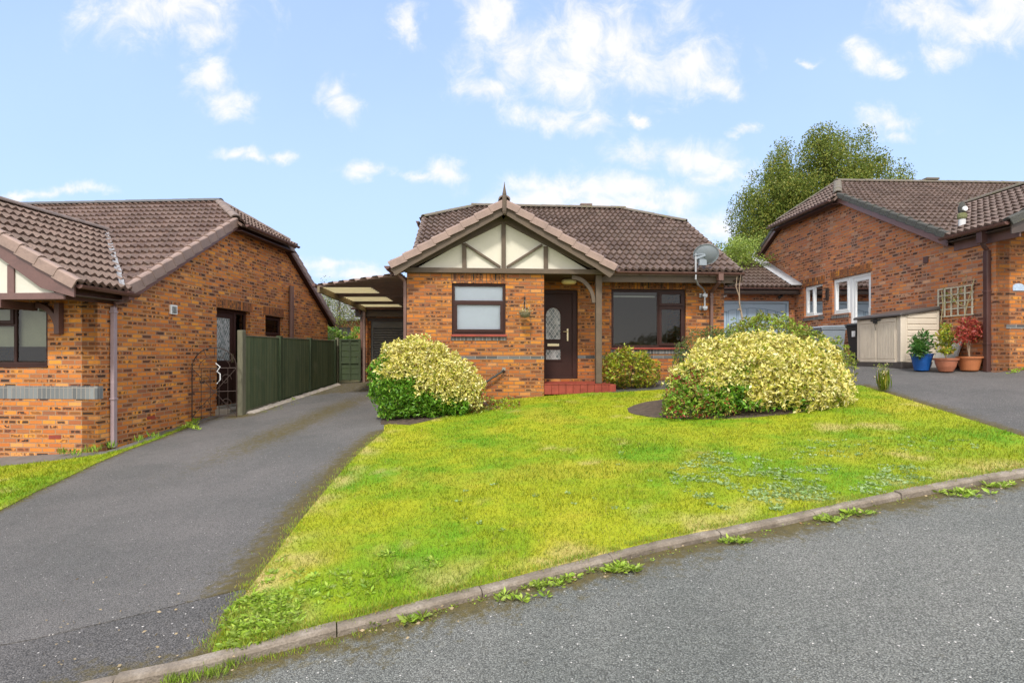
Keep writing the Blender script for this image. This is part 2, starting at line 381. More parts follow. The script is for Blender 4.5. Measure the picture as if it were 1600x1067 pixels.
def asphalt(name, base, chip, dens=.993, scale=90, moss=False, warm=(.03,.02,.01)):
    m, t, b = nt(name); B = NB(t); o = B.n('ShaderNodeTexCoord').outputs['Object']
    v = B.n('ShaderNodeTexVoronoi'); v.inputs['Scale'].default_value = scale; t.links.new(o, v.inputs['Vector'])
    v2 = B.n('ShaderNodeTexVoronoi'); v2.inputs['Scale'].default_value = scale*2.1; t.links.new(o, v2.inputs['Vector'])
    vs = B.n('ShaderNodeSeparateColor'); t.links.new(v.outputs['Color'], vs.inputs[0])
    vs2 = B.n('ShaderNodeSeparateColor'); t.links.new(v2.outputs['Color'], vs2.inputs[0])
    big = B.noise(o, .7, 4, .6); mid = B.noise(o, 5, 4, .6); fine = B.noise(o, 170, 2)
    c = B.mix(B.math('POWER', vs.outputs[0], 2.2), base, chip)
    c = B.mix(B.math('MULTIPLY', B.math('POWER', vs2.outputs[1], 3), .6), c, chip)
    gap = B.math('MULTIPLY', B.rng(v.outputs['Distance'], .35, .75), .75)
    c = B.mix(gap, c, tuple(x*.35 for x in base))
    rare = B.math('GREATER_THAN', vs.outputs[1], dens)
    c = B.mix(rare, c, (.55,.53,.5))
    c = B.mix(B.rng(big, .38, .62, 0, .7), c, B.mix(1, c, (1.38,1.32,1.32), 'MULTIPLY'))
    c = B.mix(B.rng(mid, .35, .75, 0, .4), c, B.mix(1, c, (.72,.72,.74), 'MULTIPLY'))
    if moss:
        at_ = B.n('ShaderNodeAttribute'); at_.attribute_name = 'moss'
        mm = B.math('MULTIPLY', B.rng(B.math('ADD', B.math('MULTIPLY', at_.outputs['Fac'], 1.0), B.math('MULTIPLY', B.math('SUBTRACT', B.noise(o, 13, 8, .82), .5), 2.2)), .22, .62), .9)
        mc = B.mix(B.noise(o, 25, 3), (.045,.038,.014), (.16,.12,.025))
        c = B.mix(mm, c, mc)
    t.links.new(c, b.inputs['Base Color']); b.inputs['Roughness'].default_value = .8
    b.inputs['Specular IOR Level'].default_value = .35
    hh = B.math('ADD', B.math('MULTIPLY', v.outputs['Distance'], -1.0), B.math('MULTIPLY', vs.outputs[2], .5))
    t.links.new(B.bump(hh, .9, .008), b.inputs['Normal']); return m
M_ROAD = asphalt('road_chippings', (.120,.124,.112), (.28,.29,.265), dens=.997, scale=120, moss=True)
M_DRIVE = asphalt('drive_asphalt', (.118,.114,.108), (.22,.214,.204), dens=.9985, scale=140, moss=True)
M_DRIVE_R = asphalt('drive_asphalt_right', (.112,.108,.104), (.22,.214,.204), dens=.9985, scale=140, moss=True)
M_DRIVE_D = asphalt('drive_apron_dark', (.075,.073,.070), (.17,.165,.16), dens=.998, scale=110, moss=True)

def col_attr_mat(name, rough=.8, boost=1.0, transl=.0):
    m, t, b = nt(name); B = NB(t)
    a = B.n('ShaderNodeAttribute'); a.attribute_name = 'Col'
    o = B.n('ShaderNodeTexCoord').outputs['Object']
    n = B.noise(o, 70, 3)
    c = B.mix(B.rng(n, .3, .7), B.mix(1, a.outputs['Color'], (.6,.62,.6), 'MULTIPLY'), a.outputs['Color'])
    t.links.new(c, b.inputs['Base Color']); b.inputs['Roughness'].default_value = rough
    b.inputs['Specular IOR Level'].default_value = .25
    if transl:
        out = t.nodes['Material Output']; tr = B.n('ShaderNodeBsdfTranslucent'); t.links.new(c, tr.inputs[0])
        mx = B.n('ShaderNodeMixShader'); mx.inputs[0].default_value = transl
        t.links.new(b.outputs[0], mx.inputs[1]); t.links.new(tr.outputs[0], mx.inputs[2]); t.links.new(mx.outputs[0], out.inputs[0])
    return m
M_LAWN = col_attr_mat('lawn_ground'); M_BLADE = col_attr_mat('grass_blades', .6, transl=.25)

def leaf_mat(name, stops, rough=.45, transl=.3, spec=.4):
    m, t, b = nt(name); B = NB(t)
    g = B.n('ShaderNodeNewGeometry')
    c = B.ramp(g.outputs['Random Per Island'], stops)
    o = B.n('ShaderNodeTexCoord').outputs['Object']
    c = B.mix(B.rng(B.noise(o, 2.2, 2), .35, .7, 0, .35), c, B.mix(1, c, (.68,.78,.62), 'MULTIPLY'))
    t.links.new(c, b.inputs['Base Color']); b.inputs['Roughness'].default_value = rough
    b.inputs['Specular IOR Level'].default_value = spec
    out = t.nodes['Material Output']; tr = B.n('ShaderNodeBsdfTranslucent'); t.links.new(c, tr.inputs[0])
    mx = B.n('ShaderNodeMixShader'); mx.inputs[0].default_value = transl
    t.links.new(b.outputs[0], mx.inputs[1]); t.links.new(tr.outputs[0], mx.inputs[2]); t.links.new(mx.outputs[0], out.inputs[0])
    return m
L_YEL = leaf_mat('leaf_variegated_yellow', [(0, (.74,.63,.15)), (.22, (.86,.76,.32)), (.40, (.62,.54,.07)), (.58, (.20,.28,.02)), (.68, (.42,.42,.04)), (.78, (.84,.72,.20)), (1, (.92,.85,.52))], transl=.2)
L_GRN = leaf_mat('leaf_bright_green', [(0, (.13,.31,.02)), (.4, (.20,.42,.03)), (.75, (.05,.17,.012)), (.93, (.26,.44,.04)), (1, (.50,.52,.10))])
L_OLI = leaf_mat('leaf_olive', [(0, (.22,.25,.03)), (.4, (.14,.19,.03)), (.7, (.30,.31,.05)), (1, (.36,.30,.06))])
L_DKG = leaf_mat('leaf_dark_green', [(0, (.06,.10,.03)), (.4, (.10,.15,.05)), (.8, (.16,.21,.06)), (1, (.24,.27,.09))])
L_RED = leaf_mat('leaf_red', [(0, (.38,.045,.03)), (.4, (.50,.09,.06)), (.8, (.28,.035,.03)), (1, (.55,.18,.12))])
L_RUST = leaf_mat('leaf_rusty', [(0, (.30,.08,.03)), (.3, (.16,.20,.04)), (.7, (.22,.25,.05)), (1, (.40,.16,.07))])
L_TREE = leaf_mat('leaf_tree', rough=.7, spec=.15, stops=[(0, (.13,.19,.035)), (.3, (.19,.24,.045)), (.6, (.085,.13,.03)), (.85, (.25,.28,.05)), (1, (.30,.31,.07))])
L_LIME = leaf_mat('leaf_lime', [(0, (.27,.36,.05)), (.5, (.20,.29,.04)), (1, (.36,.42,.09))])
L_ACER = leaf_mat('leaf_yellow_green', [(0, (.42,.44,.02)), (.5, (.32,.40,.03)), (.85, (.50,.33,.06)), (1, (.50,.26,.10))])
L_WEED = leaf_mat('leaf_weed', [(0, (.26,.42,.03)), (.4, (.36,.52,.05)), (.8, (.44,.54,.08)), (1, (.16,.30,.03))])
L_CLOV = leaf_mat('leaf_clover', [(0, (.26,.40,.12)), (.4, (.34,.46,.20)), (.8, (.42,.52,.26)), (1, (.20,.34,.07))])

# ------------------------------------------------------------------ building helpers
ZB = {}          # base height of each thing's Empty
def thing(name, label, cat, x, y, z, rot=0, group=None):
    o = bpy.data.objects.new(name, None); COL.objects.link(o)
    o.empty_display_size = .2
    o.location = (x, y, z); o.rotation_euler = (0, 0, rot); o['label'] = label; o['category'] = cat
    if group: o['group'] = group
    ZB[o.name] = z; return o
def tag(o, label, cat, group=None):
    o['label'] = label; o['category'] = cat
    if group: o['group'] = group
    return o
def zroot(p):
    while p is not None and p.parent is not None: p = p.parent
    return ZB.get(p.name, 0) if p is not None else 0

class MB:
    def __init__(s): s.v = []; s.f = []; s.m = []
    def add(s, vs, fs, mi=0):
        b = len(s.v); s.v += [tuple(v) for v in vs]; s.f += [tuple(b+i for i in f) for f in fs]; s.m += [mi]*len(fs); return s
    def box(s, x0, x1, y0, y1, z0, z1, F=None, mi=0):
        c = [(x, y, z) for x in (x0, x1) for y in (y0, y1) for z in (z0, z1)]
        if F: c = [F(*p) for p in c]
        return s.add(c, [(0,1,3,2),(4,6,7,5),(0,4,5,1),(2,3,7,6),(0,2,6,4),(1,5,7,3)], mi)
    def prism(s, pts, vec, mi=0):
        n = len(pts); v = Vector(vec)
        vs = [tuple(p) for p in pts]+[tuple(Vector(p)+v) for p in pts]
        fs = [tuple(range(n)), tuple(range(2*n-1, n-1, -1))]+[(i, (i+1) % n, n+(i+1) % n, n+i) for i in range(n)]
        return s.add(vs, fs, mi)
    def beam(s, a, b, w, h, mi=0, up=(0,0,1)):
        a = Vector(a); b = Vector(b); d = (b-a).normalized(); u = Vector(up)
        if abs(d.dot(u)) > .98: u = Vector((1,0,0))
        r = d.cross(u).normalized(); u = r.cross(d).normalized()
        pts = [a+r*w/2+u*h/2, a-r*w/2+u*h/2, a-r*w/2-u*h/2, a+r*w/2-u*h/2]
        return s.prism(pts, b-a, mi)
    def tube(s, path, r, n=8, mi=0, cap=True):
        P = [Vector(p) for p in path]; rr = r if isinstance(r, (list, tuple)) else [r]*len(P)
        vs = []; ref = Vector((0,0,1))
        for i, p in enumerate(P):
            d = (P[min(i+1, len(P)-1)]-P[max(i-1, 0)]).normalized()
            q = ref if abs(d.dot(ref)) < .95 else Vector((1,0,0))
            a = d.cross(q).normalized(); b_ = d.cross(a).normalized()
            for k in range(n):
                t_ = 2*math.pi*k/n; vs.append(p+(a*math.cos(t_)+b_*math.sin(t_))*rr[i])
        fs = []
        for i in range(len(P)-1):
            for k in range(n):
                fs.append((i*n+k, i*n+(k+1) % n, (i+1)*n+(k+1) % n, (i+1)*n+k))
        if cap: fs += [tuple(range(n)), tuple(range(len(P)*n-1, (len(P)-1)*n-1, -1))]
        return s.add(vs, fs, mi)
    def lathe(s, prof, c=(0,0,0), n=24, mi=0):
        vs = []; fs = []
        for (r, z) in prof:
            for k in range(n):
                t_ = 2*math.pi*k/n; vs.append((c[0]+r*math.cos(t_), c[1]+r*math.sin(t_), c[2]+z))
        for i in range(len(prof)-1):
            for k in range(n): fs.append((i*n+k, i*n+(k+1) % n, (i+1)*n+(k+1) % n, (i+1)*n+k))
        fs += [tuple(range(n)), tuple(range(len(prof)*n-1, (len(prof)-1)*n-1, -1))]
        return s.add(vs, fs, mi)
    def build(s, name, mat, parent=None, recalc=True, bevel=0, smooth=False, label=None, rel=False):
        mats = mat if isinstance(mat, (list, tuple)) else [mat]
        me = bpy.data.meshes.new(name)
        zz = 0 if rel else zroot(parent)
        me.from_pydata([(a, b, c-zz) for a, b, c in s.v], [], s.f)
        for m_ in mats: me.materials.append(m_)
        if len(mats) > 1: me.polygons.foreach_set('material_index', s.m)
        if recalc:
            bm = bmesh.new(); bm.from_mesh(me); bmesh.ops.recalc_face_normals(bm, faces=bm.faces)
            bm.to_mesh(me); bm.free()
        boxuv(me, zz)
        if smooth:
            for p in me.polygons: p.use_smooth = True
        o = bpy.data.objects.new(name, me); COL.objects.link(o)
        if parent is not None: o.parent = parent
        if bevel:
            mo = o.modifiers.new('bevel', 'BEVEL'); mo.width = bevel; mo.segments = 2; mo.limit_method = 'ANGLE'
        if label: o['label'] = label
        return o
def boxuv(me, zz=0):
    if 'UVMap' not in me.uv_layers: me.uv_layers.new(name='UVMap')
    uv = me.uv_layers['UVMap'].data
    V = me.vertices
    for p in me.polygons:
        n = p.normal; ax, ay_, az = abs(n.x), abs(n.y), abs(n.z)
        for li in p.loop_indices:
            c = V[me.loops[li].vertex_index].co
            if az > .9: uv[li].uv = (c.x, c.y)
            elif ax > ay_: uv[li].uv = (c.y+50, c.z+zz+30)
            else: uv[li].uv = (c.x+50, c.z+zz+30)

def wall(name, outline, holes, F, thick, mat, parent, label=None):
    """solid wall with rectangular openings; F maps (u, depth, v) to thing space, depth 0 is the outer face"""
    pts = []; edges = []
    def ring(r):
        b = len(pts); pts.extend(Vector((p[0], p[1])) for p in r); n = len(r)
        edges.extend((b+i, b+(i+1) % n) for i in range(n))
    ring(outline)
    rects = [[(h[0],h[2]),(h[1],h[2]),(h[1],h[3]),(h[0],h[3])] for h in holes]
    for r in rects: ring(r)
    vo, eo, fo, *_ = delaunay_2d_cdt(pts, edges, [], 0, 1e-5)
    mb = MB(); fs = []
    for f in fo:
        cx = sum(vo[i].x for i in f)/len(f); cy = sum(vo[i].y for i in f)/len(f)
        if not inpoly(cx, cy, outline): continue
        if any(h[0] < cx < h[1] and h[2] < cy < h[3] for h in holes): continue
        fs.append(tuple(f))
    n = len(vo)
    vs = [F(p.x, 0, p.y) for p in vo]+[F(p.x, thick, p.y) for p in vo]
    allf = fs+[tuple(n+i for i in reversed(f)) for f in fs]
    # boundary edges -> sides
    cnt = {}
    for f in fs:
        for i in range(len(f)):
            a, b = f[i], f[(i+1) % len(f)]; k = (min(a, b), max(a, b))
            cnt.setdefault(k, []).append((a, b))
    for k, l in cnt.items():
        if len(l) == 1:
            a, b = l[0]; allf.append((b, a, n+a, n+b))
    mb.add(vs, allf)
    return mb.build(name, mat, parent, label=label)

def window(parent, F, u0, u1, v0, v1, d, fmat, lights, name='window', glass=None, sill=None, fw=.055, label=None, flip=1):
    """lights: (u0,u1,v0,v1,opening) ; d = depth of the frame's outer face"""
    fr = MB(); D = .06
    fr.box(u0, u1, d, d+D, v0, v0+fw, F); fr.box(u0, u1, d, d+D, v1-fw, v1, F)
    fr.box(u0, u0+fw, d, d+D, v0+fw, v1-fw, F); fr.box(u1-fw, u1, d, d+D, v0+fw, v1-fw, F)
    us = sorted({l[0] for l in lights}|{l[1] for l in lights})
    for (a, b, c, e, op) in lights:
        if a > u0+.001: fr.box(a-fw*.45, a+fw*.45, d+.002, d+D-.002, max(c, v0+fw), min(e, v1-fw), F)
        if c > v0+.001: fr.box(max(a, u0)+fw*.45, min(b, u1)-fw*.45, d+.004, d+D-.004, c-fw*.4, c+fw*.4, F)
    w = fr.build(name, fmat, parent, bevel=.004, label=label)
    for (a, b, c, e, op) in lights:
        a2 = a+fw*(1 if a <= u0+.001 else .45); b2 = b-fw*(1 if b >= u1-.001 else .45)
        c2 = c+fw*(1 if c <= v0+.001 else .4); e2 = e-fw*(1 if e >= v1-.001 else .4)
        if op:
            sm = MB(); q = .048
            sm.box(a2-.012, b2+.012, d-.018, d+.04, c2-.012, c2+q, F); sm.box(a2-.012, b2+.012, d-.018, d+.04, e2-q, e2+.012, F)
            sm.box(a2-.012, a2+q, d-.018, d+.04, c2+q, e2-q, F); sm.box(b2-q, b2+.012, d-.018, d+.04, c2+q, e2-q, F)
            sm.build('sash', fmat, w, bevel=.004)
            a2 += q; b2 -= q; c2 += q; e2 -= q
        pm = MB(); pm.add([F(a2-.003, d+.022, c2-.003), F(b2+.003, d+.022, c2-.003), F(b2+.003, d+.022, e2+.003), F(a2-.003, d+.022, e2+.003)], [(0,1,2,3)])
        pm.build('pane', glass or M_GLASS, w, recalc=False)
    if sill:
        sm = MB(); sm.box(u0-.01, u1+.01, d-.045, d+.02, v0-.035, v0, F); sm.build('sill', fmat, w, bevel=.004)
    return w

# --------------------------------------------------------- tiled roof slope
TP = .15
def tprofile(u):
    t_ = (u/TP) % 1.0
    return .027*math.sin(2*math.pi*t_+.5*math.sin(2*math.pi*t_))
def slope(name, parent, O, U, V, poly, mat, g=.315, label=None, step=8, deck=.05):
    O = Vector(O); U = Vector(U).normalized(); V = Vector(V).normalized(); N = U.cross(V).normalized()
    us = [p[0] for p in poly]; vs_ = [p[1] for p in poly]
    u0, u1, v0, v1 = min(us), max(us), min(vs_), max(vs_)
    du = TP/step; nu = int((u1-u0)/du)+2; nr = int((v1-v0)/g)+1
    verts = []; faces = []; uvs = []
    r_ = random.Random(int(u1*1000)+nr)
    for k in range(nr):
        va = v0+k*g; vb = va+g+.004
        jz = [r_.uniform(-.003, .003) for _ in range(int((u1-u0)/.3)+3)]; jv = [r_.uniform(-.006, .006) for _ in jz]
        b = len(verts)
        for i in range(nu):
            u = u0+i*du; h = tprofile(u)+jz[int((u-u0)/.3+.001)]; dv = jv[int((u-u0)/.3+.001)]
            verts.append((u, va+dv, h-.005)); verts.append((u, va+dv, h+.055)); verts.append((u, vb, h))
        for i in range(nu-1):
            a = b+3*i; faces.append((a, a+3, a+4, a+1)); faces.append((a+1, a+4, a+5, a+2))
    bm = bmesh.new()
    bv = [bm.verts.new(v) for v in verts]
    for f in faces: bm.faces.new([bv[i] for i in f])
    n = len(poly)
    for i in range(n):
        a = poly[i]; c = poly[(i+1) % n]
        e = Vector((c[0]-a[0], c[1]-a[1], 0)); nn = Vector((e.y, -e.x, 0)).normalized()   # outward for ccw
        if i == 0 and abs(e.y) < 1e-6: a = (a[0], a[1]-.02)
        bmesh.ops.bisect_plane(bm, geom=bm.verts[:]+bm.edges[:]+bm.faces[:], plane_co=(a[0], a[1], 0), plane_no=nn, clear_outer=True)
    # deck under the tiles
    dt = [bm.verts.new((p[0], p[1], -.028)) for p in poly]; db = [bm.verts.new((p[0], p[1], -.028-deck)) for p in poly]
    bm.faces.new(dt); bm.faces.new(list(reversed(db)))
    for i in range(n): bm.faces.new((dt[i], db[i], db[(i+1) % n], dt[(i+1) % n]))
    me = bpy.data.meshes.new(name)
    uvl = bm.loops.layers.uv.new('UVMap')
    for f in bm.faces:
        for l in f.loops: l[uvl].uv = (l.vert.co.x+20, l.vert.co.y+.002+20*.315)
    zz = zroot(parent)
    Mx = Matrix(((U.x, V.x, N.x, O.x), (U.y, V.y, N.y, O.y), (U.z, V.z, N.z, O.z-zz), (0,0,0,1)))
    bm.transform(Mx); bm.to_mesh(me); bm.free()
    me.materials.append(mat)
    o = bpy.data.objects.new(name, me); COL.objects.link(o); o.parent = parent
    if label: o['label'] = label
    return o
def ridge(parent, a, b, mat, r=.115, L=.42, name='ridge_tiles', tilt=True):
    a = Vector(a); b = Vector(b); d = (b-a); n = max(1, int(round(d.length/L))); d.normalize()
    side = d.cross(Vector((0,0,1))).normalized(); up = side.cross(d).normalized()
    mb = MB(); st = (b-a).length/n; K = 9
    for k in range(n):
        p = a+d*(k*st-.01); q = a+d*((k+1)*st+.012)
        ra = r*(1.0+random.uniform(-.03, .03)); rb = ra*.94
        vs = []
        for (c, rr) in ((p, ra), (q, rb)):
            for j in range(K):
                t_ = math.pi*(j/(K-1)); vs.append(c+side*math.cos(t_)*rr*1.1+up*(math.sin(t_)*rr*.75-.02))
            for j in range(K-1, -1, -1):
                t_ = math.pi*(j/(K-1)); vs.append(c+side*math.cos(t_)*(rr*1.1-.02)+up*(math.sin(t_)*(rr*.75-.018)-.03))
        M_ = 2*K
        fs = [(j, (j+1) % M_, M_+(j+1) % M_, M_+j) for j in range(M_)]
        fs += [(j, j+1, M_-2-j, M_-1-j) for j in range(K-1)]
        fs += [tuple(M_+i for i in reversed((j, j+1, M_-2-j, M_-1-j))) for j in range(K-1)]
        mb.add(vs, fs)
    return mb.build(name, mat, parent, smooth=False)
def verge(parent, a, b, out, mat, L=.315, w=.10, h=.115, name='verge_tiles'):
    """stepped cloaked verge units from a (low) to b (high); out = horizontal outward direction"""
    a = Vector(a); b = Vector(b); d = (b-a); n = max(1, int(round(d.length/L))); st = d.length/n; d.normalize()
    o = Vector(out).normalized(); up = o.cross(d); up = up if up.z > 0 else -up
    mb = MB()
    for k in range(n):
        p = a+d*(k*st-.025); q = a+d*((k+1)*st)
        sec = [(-w, .02), (-w*.3, .045), (.02, .038), (.045, .015), (.05, -h), (.025, -h), (.02, -.0), (-w, -.01)]
        A = [p+o*x+up*(y+.022) for x, y in sec]; Bv = [q+o*(x-.006)+up*(y-.006) for x, y in sec]
        m_ = len(sec)
        mb.add(A+Bv, [tuple(range(m_)), tuple(range(2*m_-1, m_-1, -1))]+[(j, (j+1) % m_, m_+(j+1) % m_, m_+j) for j in range(m_)])
    return mb.build(name, mat, parent, bevel=.004)
def gutter(parent, a, b, out, mat, r=.058, name='gutter'):
    a = Vector(a); b = Vector(b); o = Vector(out).normalized(); K = 8
    def prof(c, rr): return [c+o*(r-math.cos(math.pi*j/(K-1))*rr)+Vector((0,0,-math.sin(math.pi*j/(K-1))*rr)) for j in range(K)]
    mb = MB(); A = prof(a, r)+list(reversed(prof(a, r-.006))); Bv = prof(b, r)+list(reversed(prof(b, r-.006))); m_ = 2*K
    mb.add(A+Bv, [(j, (j+1) % m_, m_+(j+1) % m_, m_+j) for j in range(m_)])
    for c in (a, b):
        pr = prof(c, r); mb.prism(pr, (b-a).normalized()*.004*(1 if c is a else -1))
    # unions
    n = max(1, int((b-a).length/2))
    for i in range(n+1):
        c = a+(b-a)*((i+.5)/(n+1)); pr = prof(c, r+.006); mb.prism(pr, (b-a).normalized()*.05)
    return mb.build(name, mat, parent)
def pipe_sq(mb, a, b, w=.065): mb.beam(a, b, w, w)
def soldier(parent, F, u0, u1, v0, v1, name='lintel', mat=None, d=-.004):
    mb = MB(); mb.box(u0, u1, d, .05, v0, v1, F); return mb.build(name, mat or M_SOLD, parent)

# --------------------------------------------------------- plants
def leafmesh(name, parent, P, Nn, size, mats, mi, wid=.42, fold=.25, zz=0, label=None):
    """P centres, Nn leaf tip directions (unit), size per leaf"""
    n = len(P)
    T = Nn/np.linalg.norm(Nn, axis=1, keepdims=True)
    rv = rng.normal(size=(n, 3)); S = np.cross(T, rv); S /= np.linalg.norm(S, axis=1, keepdims=True)
    W = np.cross(S, T)
    s = size[:, None]
    v0 = P; v1 = P+T*s*.5+S*s*wid*.5+W*s*fold*.25; v2 = P+T*s; v3 = P+T*s*.5-S*s*wid*.5+W*s*fold*.25
    V = np.stack([v0, v1, v2, v3], 1).reshape(-1, 3); V[:, 2] -= zz
    me = bpy.data.meshes.new(name)
    me.vertices.add(4*n); me.vertices.foreach_set('co', V.astype(np.float32).ravel())
    idx = np.arange(n)*4
    L = np.stack([idx, idx+1, idx+2, idx, idx+2, idx+3], 1).ravel()
    me.loops.add(6*n); me.loops.foreach_set('vertex_index', L.astype(np.int32))
    me.polygons.add(2*n); me.polygons.foreach_set('loop_start', (np.arange(2*n)*3).astype(np.int32))
    for m_ in mats: me.materials.append(m_)
    me.polygons.foreach_set('material_index', np.repeat(mi, 2).astype(np.int32))
    me.update(calc_edges=True); me.validate()
    o = bpy.data.objects.new(name, me); COL.objects.link(o)
    if parent is not None: o.parent = parent
    if label: o['label'] = label
    return o
def blob_points(blobs, n, rmin=.8, rmax=1.04, zmin=None, low=-.9):
    out = []; nor = []
    B_ = np.array(blobs); area = B_[:, 3]*B_[:, 4]+B_[:, 3]*B_[:, 5]+B_[:, 4]*B_[:, 5]
    pr = area/area.sum()
    while len(out) < n:
        m_ = n*2; k = rng.choice(len(blobs), m_, p=pr)
        d = rng.normal(size=(m_, 3)); d /= np.linalg.norm(d, axis=1, keepdims=True)
        rr = rng.uniform(rmin, rmax, m_)[:, None]
        p = B_[k, :3]+d*B_[k, 3:6]*rr; nn = d/B_[k, 3:6]; nn /= np.linalg.norm(nn, axis=1, keepdims=True)
        ok = np.ones(m_, bool)
        if zmin is not None: ok &= p[:, 2] > zmin+.01
        for j in range(len(blobs)):
            q = (p-B_[j, :3])/B_[j, 3:6]; ins = (q**2).sum(1) < (rmin*.92)**2
            ok &= ~(ins & (k != j))
        out += list(p[ok]); nor += list(nn[ok])
    return np.array(out[:n]), np.array(nor[:n])
def shrub(name, label, cx, cy, blobs, n, size, mats, mfun, zb=None, k=5, stems=8, group=None, inner=.3, cat='shrub', wid=.42, flat=.9):
    """blobs relative to the base (0,0,ground)"""
    z0 = gz(cx, cy)-.02 if zb is None else zb
    t = thing(name, label, cat, cx, cy, z0, group=group)
    P, Nn = blob_points(blobs, n, zmin=0.0)
    P = P+Nn*np.array([[noise.noise(Vector(p)*4.5+Vector((cx,0,0)))*.13+max(0, noise.noise(Vector(p)*11))*.07] for p in P])
    P[:, 2] = np.maximum(P[:, 2], .01)
    nin = int(n*inner)
    P2, N2 = blob_points(blobs, nin, rmin=.45, rmax=.85, zmin=0)
    P = np.vstack([P, P2]); Nn = np.vstack([Nn, N2])
    m_ = len(P)
    # rosettes of k leaves round each shoot tip
    Pk = np.repeat(P, k, 0); Nk = np.repeat(Nn, k, 0)
    rad = rng.normal(size=(m_*k, 3)); rad -= Nk*(rad*Nk).sum(1)[:, None]; rad /= np.linalg.norm(rad, axis=1, keepdims=True)
    T = Nk*rng.uniform(.1, .8, (m_*k, 1))+rad*flat+np.array([0, 0, .12])
    sz = rng.uniform(.45, 1.4, m_*k)*size
    Pk = Pk+rng.normal(size=Pk.shape)*size*.12
    mi = np.repeat(mfun(P, Nn), k)
    leafmesh('foliage', t, Pk, T, sz, mats, mi, wid=wid)
    if stems:
        mb = MB(); B_ = np.array(blobs)
        for i in range(stems):
            b = B_[i % len(B_)]; q = rng.uniform(-.6, .6, 3)
            e = Vector((b[0]+q[0]*b[3], b[1]+q[1]*b[4], b[2]+abs(q[2])*b[5]))
            s_ = Vector((rng.uniform(-.08, .08), rng.uniform(-.08, .08), -.02))
            md = (s_+e)/2+Vector((rng.uniform(-.05, .05), rng.uniform(-.05, .05), 0))
            mb.tube([s_, md, e], [.018, .012, .006], 5)
        mb.build('stems', M_BARK, t, rel=True)
    return t

# ================================================================== GROUND
def noi(x, y, s, o=0): return noise.noise(Vector((x*s+o, y*s-o, o*.37)))
def sheet(name, poly, zo, mat, step, colfn=None, attr=None, label=None, wob=0):
    # densify the outline
    out = []
    for i in range(len(poly)):
        a = poly[i]; b = poly[(i+1) % len(poly)]
        n = max(1, int(math.hypot(b[0]-a[0], b[1]-a[1])/step))
        for k in range(n):
            x = a[0]+(b[0]-a[0])*k/n; y = a[1]+(b[1]-a[1])*k/n
            if wob: x += noi(x, y, 3, 5)*wob; y += noi(x, y, 3, 9)*wob
            out.append((x, y))
    xs = [p[0] for p in out]; ys = [p[1] for p in out]
    pts = [Vector(p) for p in out]; ed = [(i, (i+1) % len(out)) for i in range(len(out))]
    x = min(xs)+step*.5
    while x < max(xs):
        y = min(ys)+step*.5
        while y < max(ys):
            if inpoly(x, y, out): pts.append(Vector((x+random.uniform(-.2, .2)*step, y+random.uniform(-.2, .2)*step)))
            y += step
        x += step
    vo, eo, fo, *_ = delaunay_2d_cdt(pts, ed, [], 0, 1e-5)
    fs = [tuple(f) for f in fo if inpoly(sum(vo[i].x for i in f)/3, sum(vo[i].y for i in f)/3, out)]
    me = bpy.data.meshes.new(name)
    z = zo if callable(zo) else (lambda a, b: zo)
    VV = [(v.x, v.y, gz(v.x, v.y)+z(v.x, v.y)) for v in vo]
    cnt = {}
    for f in fs:
        for i in range(3):
            k = (min(f[i], f[(i+1) % 3]), max(f[i], f[(i+1) % 3])); cnt[k] = cnt.get(k, 0)+1
    sk = []
    for (a, b), c in cnt.items():            # a skirt, so no edge shows a gap
        if c == 1:
            n0 = len(VV); VV += [VV[a], VV[b], (VV[b][0], VV[b][1], VV[b][2]-.09), (VV[a][0], VV[a][1], VV[a][2]-.09)]; sk.append((n0, n0+1, n0+2, n0+3))
    me.from_pydata(VV, [], fs+sk)
    bm = bmesh.new(); bm.from_mesh(me)
    for f in bm.faces:
        if f.normal.z < -.5: f.normal_flip()
    bm.to_mesh(me); bm.free()
    for p in me.polygons: p.use_smooth = True
    me.materials.append(mat); boxuv(me)
    if colfn:
        a = me.color_attributes.new('Col', 'FLOAT_COLOR', 'POINT')
        for i, v in enumerate(me.vertices): a.data[i].color = tuple(colfn(v.co.x, v.co.y))+(1,)
    if attr:
        a = me.attributes.new('moss', 'FLOAT', 'POINT')
        for i, v in enumerate(me.vertices): a.data[i].value = attr(v.co.x, v.co.y)
    o = bpy.data.objects.new(name, me); COL.objects.link(o); o['kind'] = 'structure'
    return o
def segd(x, y, L):
    best = 9e9
    for (ax, ay_), (bx, by) in zip(L[:-1], L[1:]):
        dx, dy = bx-ax, by-ay_; t_ = max(0, min(1, ((x-ax)*dx+(y-ay_)*dy)/(dx*dx+dy*dy)))
        best = min(best, math.hypot(x-ax-t_*dx, y-ay_-t_*dy))
    return best

KERB = [at(*p) for p in [(-200,1142),(0,1099),(132,1066),(280,1037),(340,1022),(400,1008),(450,994),(562,966),(656,941),(750,917),(896,880),(1031,846),(1206,811),(1381,773),(1500,751),(1595,735),(1700,719),(1900,690)]]
LAWN_L = [at(*p) for p in [(332,1016),(352,975),(385,925),(425,872),(470,812),(520,752),(563,705),(600,674)]]
LAWN_B = [at(*p) for p in [(600,664),(660,652),(740,632),(790,619),(850,614),(960,613),(1040,608),(1130,606),(1250,602),(1345,602)]]
LAWN_R = [at(*p) for p in [(1380,612),(1450,634),(1530,660),(1600,682),(1700,706),(1850,688)]]
kin = [(x, y) for x, y in KERB]
def offs(L, d):
    o = []
    for i, (x, y) in enumerate(L):
        a = L[max(0, i-1)]; b = L[min(len(L)-1, i+1)]
        dx, dy = b[0]-a[0], b[1]-a[1]; l = math.hypot(dx, dy)
        o.append((x-dy/l*d, y+dx/l*d))
    return o
K_IN = offs(KERB, .030); K_OUT = offs(KERB, -.045)
